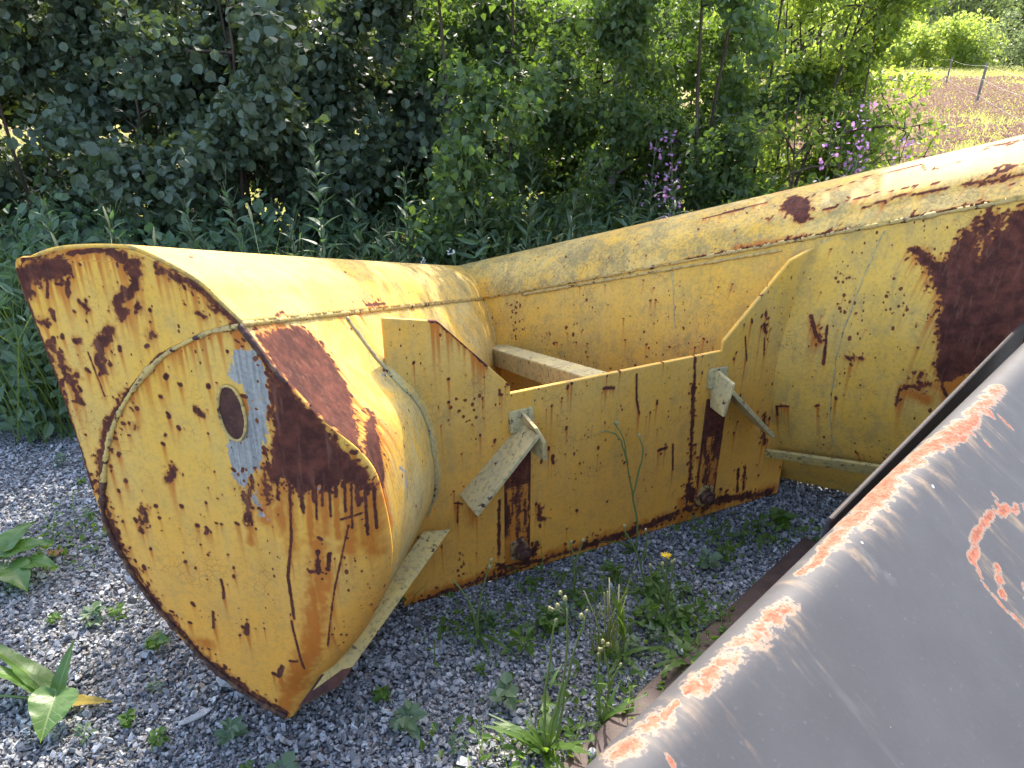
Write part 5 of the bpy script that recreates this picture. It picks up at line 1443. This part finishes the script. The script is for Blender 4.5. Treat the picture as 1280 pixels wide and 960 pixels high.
WEEDS = [
 ((0.086, 1.265, 0.0), 'tall budding weed rooted at the lit end of the brown base plate', [
  ([(0.002, 0.0, 0.009), (0.015, 0.0, 0.125), (0.034, 0.0, 0.256), (0.04, 0.0, 0.378), (0.035, 0.0, 0.467)], [(0.02, 0.0, 0.514), (0.031, 0.0, 0.499), (0.003, 0.0, 0.467), (0.015, 0.0, 0.478), (-0.002, 0.0, 0.471)], 0),
  ([(0.014, 0.0, 0.009), (0.031, 0.006, 0.104), (0.04, 0.012, 0.212), (0.066, 0.018, 0.361), (0.083, 0.024, 0.431)], [(0.084, 0.03, 0.435), (0.072, 0.03, 0.421)], 0),
  ([(-0.002, 0.0, 0.009), (-0.009, -0.004, 0.183), (0.002, -0.008, 0.338), (0.004, -0.012, 0.425), (0.012, -0.016, 0.452)], [(0.011, -0.02, 0.455)], 0),
 ]),
 ((0.233, 1.36, 0.0), 'leaning weed with pale buds beside the brown base plate', [
  ([(0.0, 0.0, 0.0), (0.011, 0.0, 0.1), (0.011, 0.0, 0.169), (-0.002, 0.0, 0.235), (-0.008, 0.0, 0.272)], [(-0.011, 0.0, 0.282), (0.002, 0.0, 0.272), (-0.017, 0.0, 0.256)], 0),
  ([(0.011, 0.0, 0.094), (0.019, 0.003, 0.151), (0.039, 0.007, 0.197)], [(0.039, 0.01, 0.196)], 0),
  ([(-0.005, 0.0, 0.015), (-0.016, 0.0, 0.155), (-0.013, 0.0, 0.248)], [(-0.013, 0.0, 0.256), (-0.02, 0.0, 0.24)], 0),
 ]),
 ((0.466, 1.707, 0.0), 'weed with one yellow flower among buds on the gravel', [
  ([(0.0, 0.0, 0.0), (-0.008, 0.0, 0.123), (-0.023, 0.0, 0.212), (-0.028, 0.0, 0.235)], [(-0.03, 0.0, 0.241)], 0),
  ([(-0.007, 0.0, 0.078), (-0.029, -0.0, 0.138), (-0.057, 0.0, 0.192), (-0.064, -0.0, 0.227)], [(-0.065, 0.0, 0.235)], 0),
  ([(-0.001, 0.0, 0.062), (0.0, 0.003, 0.165), (0.006, 0.007, 0.236)], [(0.006, 0.01, 0.245), (-0.0, 0.01, 0.239)], 0),
  ([(-0.01, -0.0, 0.138), (-0.018, -0.007, 0.218), (-0.024, -0.013, 0.269)], [(-0.026, -0.02, 0.28)], 1),
 ]),
 ((0.433, 2.075, 0.0), 'tall thin weed standing in front of the hitch plate', [
  ([(0.0, 0.0, 0.0), (-0.003, 0.0, 0.118), (-0.027, 0.0, 0.232), (-0.054, 0.0, 0.356), (-0.07, 0.0, 0.446), (-0.105, 0.0, 0.505)], [(-0.097, 0.0, 0.508)], 0),
  ([(-0.054, 0.0, 0.356), (-0.078, 0.0, 0.437), (-0.108, 0.0, 0.473), (-0.139, 0.0, 0.476)], [(-0.142, 0.0, 0.476)], 0),
  ([(-0.027, 0.0, 0.232), (-0.01, 0.005, 0.338), (-0.004, 0.01, 0.411), (-0.019, 0.015, 0.453)], [(-0.019, 0.02, 0.453)], 0),
 ]),
 ((0.427, 1.849, 0.0), 'forked budding weed between the plough and the base plate', [
  ([(0.0, 0.0, 0.0), (-0.015, 0.0, 0.096), (-0.041, 0.0, 0.174), (-0.075, 0.0, 0.241), (-0.084, -0.0, 0.27)], [(-0.084, 0.0, 0.273)], 0),
  ([(-0.025, 0.0, 0.128), (-0.013, 0.0, 0.174), (-0.012, -0.0, 0.229), (-0.017, 0.0, 0.258)], [(-0.017, 0.0, 0.258)], 0),
 ]),
 ((-0.103, 1.673, 0.0), 'slender weed with a single bud below the near bracket', [
  ([(0.0, 0.0, 0.0), (0.004, 0.0, 0.092), (0.022, 0.0, 0.196), (0.044, 0.0, 0.276)], [(0.044, 0.0, 0.282), (0.039, -0.0, 0.259)], 0),
  ([(-0.004, 0.0, 0.016), (-0.014, -0.0, 0.107), (-0.047, 0.0, 0.181), (-0.069, 0.0, 0.21)], [], 0),
 ]),
 ((0.202, 1.868, 0.0), 'short forked weed at the foot of the hitch plate', [
  ([(0.0, 0.0, 0.0), (-0.003, 0.0, 0.081), (-0.013, -0.0, 0.159), (-0.017, 0.0, 0.196)], [(-0.017, 0.0, 0.199)], 0),
  ([(-0.004, 0.0, 0.112), (0.009, -0.0, 0.159), (0.02, 0.0, 0.199)], [(0.02, 0.0, 0.205)], 0),
 ]),
]
# ------------------------------------------------------------------ weeds on the gravel in front of the plough
LINE_LEAF = [leaf_mesh('leaf', L_WEED, length=0.16, shape='lance', droop=d, wd=0.55, seg=7) for d in (0.15, 0.4, 0.7)]
OVAL_LEAF = [leaf_mesh('leaf', L_WEED, length=0.05, shape='oval', droop=d, seg=5) for d in (0.1, 0.3)]
def toothed_leaf(length, width, teeth, mat, seed, droop=0.2, depth=0.55):
    """dandelion-like leaf with lobes on both sides"""
    r = np.random.default_rng(seed); n = teeth * 2
    V, F = [], []
    for i in range(n + 1):
        u = i / n; env = math.sin(math.pi * min(1.0, 0.12 + 0.88 * u)) ** 0.6 if u < 1 else 0.0
        w = width * env * (1.0 if i % 2 == 0 else 1 - depth) * r.uniform(0.85, 1.15)
        back = -0.25 * width if i % 2 == 0 else 0
        z = -droop * length * u * u + 0.06 * length * math.sin(u * 3.0)
        V += [(u * length + back * (i < n), -w - 0.001, z + 0.25 * w), (u * length, 0, z), (u * length + back * (i < n), w + 0.001, z + 0.25 * w)]
    for i in range(n):
        a = i * 3; F += [(a, a + 3, a + 4, a + 1), (a + 1, a + 4, a + 5, a + 2)]
    return npmesh('leaf', np.array(V), np.array(F), mat, False)
TOOTH = [toothed_leaf(0.15, 0.016, 6, L_WEED, 70 + i, d) for i, d in enumerate((0.1, 0.35, 0.6))]
def bud_shape(mb, p, r, d=(0, 0, 1)):
    d = unit(np.array(d, float)); p = np.array(p)
    mb.tube([p - d * r * 1.2, p - d * r * 0.7, p, p + d * r * 0.8, p + d * r * 1.3], [r * 0.35, r * 0.95, r, r * 0.75, r * 0.35], 7)
for wi, (B, lab, stems) in enumerate(WEEDS):
    r = np.random.default_rng(700 + wi)
    root = empty('hawksbeard', B, lab, 'weed', 'budding weeds on the gravel')
    mb = MB(); bb = MB()
    for pl, buds, fl in stems:
        pts = resample(pl, max(6, len(pl) * 3)) if len(pl) > 2 else np.array(pl)
        pts = pts + r.normal(0, 0.0012, pts.shape)
        mb.tube(pts, np.linspace(0.0040, 0.0022, len(pts)), 5)
        tip = np.array(pts[-1])
        for q in buds:
            q = np.array(q); bud_shape(bb, q, 0.0052 * r.uniform(0.8, 1.15), q - np.array(pl[-2]))
            if np.linalg.norm(q - tip) > 0.008: mb.tube([np.array(pl[-2]) * 0.3 + tip * 0.7, (tip + q) / 2 + np.array([0, 0, -0.003]), q], 0.0012, 4)
        if fl:
            c = np.array(pl[-1]) + np.array([-0.002, 0, 0.010]); n = 34; a = np.linspace(0, 2 * math.pi * 3, n)
            D = unit(np.stack([np.cos(a), np.sin(a), r.uniform(0.05, 0.5, n)], -1)); N = unit(np.stack([0 * a, 0 * a - 0.3, 1 + 0 * a], -1) + r.normal(0, 0.1, (n, 3)))
            V, F = leaf_cloud(np.repeat(c[None], n, 0), D, N, r.uniform(0.013, 0.019, n), 'lance'); link('flower', npmesh('flower', V, F, YPETAL, False), root)
    mb.build('stem', STEM, root, True)
    if bb.V: bb.build('buds', BUD, root, True)['kind'] = 'stuff'
    nb = {0: 16, 1: 8, 2: 9, 3: 5, 4: 5, 5: 5, 6: 4}[wi]
    for i in range(nb):
        me = (TOOTH if wi in (0, 2) and i % 2 else LINE_LEAF)[r.integers(0, 3)]
        place_leaf(me, root, (0, 0, 0.004), r.uniform(0, 6.28), r.uniform(0.3, 1.25) if wi < 2 else r.uniform(0.1, 0.8), r.uniform(0.55, 1.15) * (1.0 if wi == 0 else 0.75))
    # a few small leaves clasping the stems
    for i in range(4 if wi < 3 else 2):
        pl = stems[min(i % len(stems), len(stems) - 1)][0]; k = r.uniform(0.15, 0.7); p = np.array(pl[0]) * (1 - k) + np.array(pl[min(2, len(pl) - 1)]) * k
        place_leaf(LINE_LEAF[1], root, p, r.uniform(0, 6.28), 0.8, r.uniform(0.2, 0.4))

# bright thistle shoot
root = empty('thistle_shoot', (0.315, 1.58, 0), 'bright yellow-green toothed shoot standing upright among the budding weeds', 'weed')
mb = MB(); mb.tube([(0, 0, 0), (0.004, 0, 0.08), (-0.006, 0, 0.20)], [0.003, 0.0025, 0.0015], 5); mb.build('stem', STEM, root, True)
for i in range(2):
    place_leaf(toothed_leaf(0.17, 0.017, 7, L_WEED, 90 + i, 0.05, 0.7), root, (0.002, -0.002, 0.07 + 0.02 * i), 2.4 + i * 1.2, 1.25, 1.0 if i == 0 else 0.6)
for i in range(6): place_leaf(TOOTH[i % 3], root, (0, 0, 0.01), i * 1.05, 0.5, 0.6)
# rosette beside the base plate
root = empty('dandelion_rosette', (0.50, 1.55, 0.0), 'dark leaf rosette lapping over the edge of the brown base plate', 'weed')
for i in range(11): place_leaf(toothed_leaf(0.15, 0.018, 5, L_WEED, 110 + i, 0.45), root, (0, 0, 0.012), i * 0.6 + 0.2, 0.35 + 0.4 * (i % 3 == 0), 0.7 + 0.3 * ((i * 7) % 5) / 5)
# grass tuft with seed stalks
root = empty('grass_tuft', (0.27, 1.60, 0), 'tuft of thin reddish grass with upright seed stalks between the weeds', 'grass')
r = np.random.default_rng(5); V, F4, F3 = blades(46, r.normal(0, 0.02, 46), r.normal(0, 0.02, 46), 0.10, 0.30, 0.0016, 6, 0.4)
link('blades', npmesh('blades', V, [F4, F3], L_GRASS, False), root)['kind'] = 'stuff'
mb = MB()
for i in range(7):
    a, b = r.normal(0, 0.02, 2), r.normal(0, 0.035, 2); h = r.uniform(0.17, 0.28)
    mb.tube([(a[0], a[1], 0), (a[0] + b[0] * 0.4, a[1], h * 0.6), (a[0] + b[0], a[1] + b[1], h)], [0.0012, 0.0016, 0.0022], 4)
mb.build('seed_stalks', BUD, root, True)['kind'] = 'stuff'

# broad dock and burdock leaves at the lower left
def broad_leaf(length, width, mat, seed, droop=0.25, wavy=0.05, tip=1.0):
    r = np.random.default_rng(seed); ns, nw = 26, 12
    V = []
    for i in range(ns + 1):
        u = i / ns; w = width * (math.sin(math.pi * u ** 0.62) ** 0.75) * (1 - 0.25 * u)
        for j in range(nw + 1):
            v = j / nw * 2 - 1
            vein = 0.020 * length * abs(math.sin((u * 7 - abs(v) * 1.4) * math.pi)) * abs(v) ** 0.5 * (1 - u)
            z = -droop * length * u * u + 0.22 * width * abs(v) ** 1.2 + vein + wavy * width * math.sin(u * 19 + v * 2 + seed) * abs(v) ** 2
            x = u * length - 0.16 * length * (abs(v) ** 2) * (1 - u) * (u > 0)
            V.append((x, v * w + 0.0005 * v, z))
    return npmesh('leaf', np.array(V), grid_faces(ns + 1, nw + 1), mat, True)
def mat_veined(name, a, b, vein, tr):
    m = NT(name); co = m.coord()
    pos = m.n('ShaderNodeSeparateXYZ'); m.l(co, pos.inputs[0])
    ay = m.math('ABSOLUTE', pos.outputs[1])
    mid = m.ramp(ay, 0.0008, 0.0030, 1.0, 0.0)
    sv = m.math('ABSOLUTE', m.math('SINE', m.math('MULTIPLY', m.math('SUBTRACT', pos.outputs[0], m.math('MULTIPLY', ay, 0.8)), 150.0)))
    side_ = m.ramp(sv, 0.0, 0.14, 0.55, 0.0)
    n = m.noise(co, 40, 4)
    col = m.mix(m.ramp(n, 0.3, 0.7), a, b); col = m.mix(m.math('MAXIMUM', mid, side_), col, vein)
    p = m.n('ShaderNodeBsdfPrincipled'); m.l(col, p.inputs['Base Color']); p.inputs['Roughness'].default_value = 0.42
    m.l(m.bump(m.math('ADD', n, m.math('MULTIPLY', side_, -1.2)), 0.5, 0.002), p.inputs['Normal'])
    t = m.n('ShaderNodeBsdfTranslucent'); t.inputs['Color'].default_value = tr + (1,)
    mx = m.n('ShaderNodeMixShader'); mx.inputs[0].default_value = 0.35
    m.l(p.outputs[0], mx.inputs[1]); m.l(t.outputs[0], mx.inputs[2]); m.l(mx.outputs[0], m.out.inputs['Surface']); return m.m
VEIN = mat_veined('veined_dock_leaf', (0.075, 0.150, 0.038), (0.105, 0.195, 0.050), (0.22, 0.30, 0.10), (0.2, 0.36, 0.03))
root = empty('dock_plant', (-1.215, 1.42, 0), 'dock plant with large veined leaves on the gravel at the lower left corner', 'plant')
def dleaf(L, w, az, el, p=(0, 0, 0.02), mat=VEIN, seed=1, droop=0.25, roll=0.0, label=None):
    o = place_leaf(broad_leaf(L, w, mat, seed, droop), root, p, az, el, 1.0, roll)
    if label: o['label'] = label
dleaf(0.30, 0.050, R(150), 0.42, seed=1, droop=0.15, roll=0.6)
dleaf(0.26, 0.040, R(165), 0.62, seed=2, droop=0.3, roll=0.5)
dleaf(0.115, 0.060, R(-75), 0.10, (0.02, -0.02, 0.06), seed=3, droop=0.45, roll=-0.25)
dleaf(0.15, 0.026, R(75), 1.0, seed=4, droop=0.15)
dleaf(0.13, 0.020, R(-2), 0.12, (0.02, 0, 0.012), L_DRYG, 5, 0.1, label='narrow yellowing leaf lying on the gravel')
mb = MB(); mb.tube([(-0.28, -0.01, 0.03), (-0.14, 0.0, 0.035), (0, 0, 0.02)], 0.0035, 6); mb.tube([(0, 0, 0), (0.012, -0.012, 0.04), (0.02, -0.02, 0.06)], 0.0035, 6); mb.build('leaf_stalk', STEM, root, True)
root = empty('burdock', (-1.70, 1.93, 0), 'low weed with rounded dark leaves cut by the left photo edge', 'plant')
for i, (L, w, az, el, p) in enumerate([(0.13, 0.050, R(20), 0.35, (0.02, 0.05, 0.07)), (0.14, 0.055, R(-40), 0.15, (0.05, 0, 0.05)), (0.12, 0.05, R(70), 0.5, (0, 0.06, 0.08)), (0.10, 0.04, R(-10), 0.3, (0.10, 0.02, 0.05)), (0.15, 0.06, R(-95), 0.2, (0, -0.03, 0.05)), (0.14, 0.055, R(190), 0.4, (0, 0, 0.06)), (0.12, 0.045, R(130), 0.5, (0, 0.02, 0.07))]):
    place_leaf(broad_leaf(L, w, L_DOCK, 20 + i, 0.35), root, p, az, el, 1.0)
mb = MB()
for a in (0.3, 1.2, 2.3, -0.7, -1.6, 3.2): mb.tube([(0, 0, 0), (0.03 * math.cos(a), 0.03 * math.sin(a), 0.05), (0.05 * math.cos(a), 0.05 * math.sin(a), 0.075)], 0.003, 5)
mb.build('leaf_stalk', STEM, root, True)

# small seedlings scattered on the gravel
def seedling_mesh(seed, n, L):
    r = np.random.default_rng(seed); a = np.arange(n) * 2.4 + r.normal(0, 0.3, n)
    D = unit(np.stack([np.cos(a), np.sin(a), r.uniform(0.05, 0.8, n)], -1)); C = D * np.array([1, 1, 0.4]) * L * 0.3 + np.stack([0 * a, 0 * a, r.uniform(0.004, 0.05, n)], -1)
    return leaf_cloud(C, D, unit(r.normal(0, 0.3, (n, 3)) + np.array([0, 0, 1])), L * r.uniform(0.6, 1.2, n), 'oval' if seed % 3 else 'round', 0.2, 0.3)
SEEDM = [npmesh('seedling', *seedling_mesh(800 + i, 12 + 5 * (i % 4), 0.026 + 0.006 * (i % 3)), L_WEED if i % 2 else L_HERB, False) for i in range(8)]
r = np.random.default_rng(21)
SPOTS = [(-1.47, 2.05), (-1.4, 1.75), (-1.28, 1.72), (-1.18, 1.78), (-1.62, 2.25), (-1.2, 2.2), (-1.35, 2.45), (-0.98, 1.35), (-0.95, 1.45), (-0.90, 1.32), (-0.72, 1.30), (-0.62, 1.22), (-0.55, 1.20), (-0.85, 1.62), (-0.75, 1.72), (-1.02, 1.62), (-1.10, 1.30), (-0.35, 1.45), (-0.28, 1.35),
         (-0.1, 1.5), (-0.02, 1.45), (0.02, 1.62), (0.1, 1.5), (0.12, 1.72), (0.2, 1.75), (0.25, 1.82), (-0.05, 1.78), (0.05, 1.85), (0.34, 1.62), (0.38, 1.75), (0.42, 1.68), (0.5, 1.72), (0.55, 1.8), (0.48, 1.86), (0.6, 1.88), (0.33, 1.92), (0.66, 1.98), (0.75, 2.05), (0.82, 2.15), (0.95, 2.25), (-0.15, 1.3), (-1.75, 2.5), (-1.6, 2.65), (-1.3, 2.75), (-1.9, 2.7)]
for i, (x, y) in enumerate(SPOTS):
    o = link('seedling', SEEDM[i % 8]); o.location = (x + r.normal(0, 0.02), y + r.normal(0, 0.02), 0); o.rotation_euler = (0, 0, r.uniform(0, 6.28)); s = r.uniform(0.5, 1.0) if x < -0.5 else r.uniform(0.6, 1.2); o.scale = (s, s, s)
    side_ = 'left of the end plate' if x < -0.5 else 'in front of the hitch plate'
    tag(o, f'small green seedling on the gravel {side_}', 'weed', f'small seedlings {side_}')
# creeping cover along the foot of the hitch plate and round the weeds
X, Y = [], []
for cx, cy, sx, sy, n in [(0.22, 1.86, 0.20, 0.07, 120), (0.47, 1.78, 0.12, 0.10, 120), (0.40, 1.62, 0.12, 0.08, 70), (0.58, 1.72, 0.06, 0.08, 120), (-0.05, 1.70, 0.14, 0.06, 140), (0.85, 2.15, 0.15, 0.06, 160), (0.05, 1.28, 0.14, 0.06, 150), (-1.6, 2.1, 0.12, 0.1, 120), (0.25, 1.45, 0.12, 0.07, 110), (-1.35, 2.5, 0.15, 0.12, 110)]:
    X.append(r.normal(cx, sx, n)); Y.append(r.normal(cy, sy, n))
X = np.concatenate(X); Y = np.concatenate(Y); n = len(X)
D = unit(r.normal(0, 1, (n, 3)) + np.array([0, 0, 0.25])); V, F = leaf_cloud(np.stack([X, Y, r.uniform(0.005, 0.05, n)], -1), D, unit(r.normal(0, 0.4, (n, 3)) + np.array([0, 0, 1])), r.uniform(0.012, 0.032, n), 'oval', 0.2, 0.3)
V2, F4, F3 = blades(260, X[::len(X) // 260][:260], Y[::len(X) // 260][:260], 0.04, 0.16, 0.0014, 63, 0.6)
o = link('ground_cover', npmesh('ground_cover', np.vstack([V, V2]), [np.vstack([F, F4 + len(V)]), F3 + len(V)], L_WEED, False)); tag(o, kind='stuff')

# loose things on the gravel
def stone(name, loc, size, mat, seed, label, cat, rz=0.0):
    r = np.random.default_rng(seed); bm = bmesh.new(); bmesh.ops.create_icosphere(bm, subdivisions=2, radius=0.5)
    for v in bm.verts:
        c = v.co; m = max(abs(c.x), abs(c.y), abs(c.z)); v.co = c * (0.62 + 0.38 * 0.5 / m)
        v.co += Vector(r.normal(0, 0.03, 3)); v.co = Vector((v.co.x * size[0], v.co.y * size[1], v.co.z * size[2]))
    me = bpy.data.meshes.new(name); bm.to_mesh(me); bm.free(); me.materials.append(mat)
    o = link(name, me); o.location = loc; o.rotation_euler = (0.05, 0.08, rz); return tag(o, label, cat)
PALE = mat_bark('pale_stone', (0.26, 0.26, 0.26), (0.46, 0.46, 0.45), (30, 6, 60))
stone('flat_stone', (-0.765, 1.50, 0.022), (0.10, 0.06, 0.05), PALE, 1, 'pale flat layered stone lying under the edge of the end plate', 'stone', 0.2)
o = stone('wood_chip', (-0.83, 1.375, 0.008), (0.085, 0.020, 0.010), PALE, 2, 'thin pale splinter lying on the gravel below the end plate', 'wood chip', 0.7)
o = link('dry_leaf', broad_leaf(0.06, 0.026, L_BROWN, 3, 0.25, 0.2)); o.location = (-1.56, 2.04, 0.015); o.rotation_euler = (0.2, -0.1, 2.6); tag(o, 'brown curled dry leaf on the gravel beside the round-leaved weed', 'leaf')
r = np.random.default_rng(9)
for i in range(9):
    s = 0.02 + 0.55 * i / 9 + r.normal(0, 0.02); q = -0.50 + r.uniform(0, 0.16); c = gp(0.60 + s, q, 0.036)
    o = stone('loose_stone', (c[0], c[1], 0.034), tuple(r.uniform(0.012, 0.026, 3)), PALE, 40 + i, 'small grey stone lying loose on the brown base plate', 'stone', r.uniform(0, 6)); o['group'] = 'loose stones on the base plate'
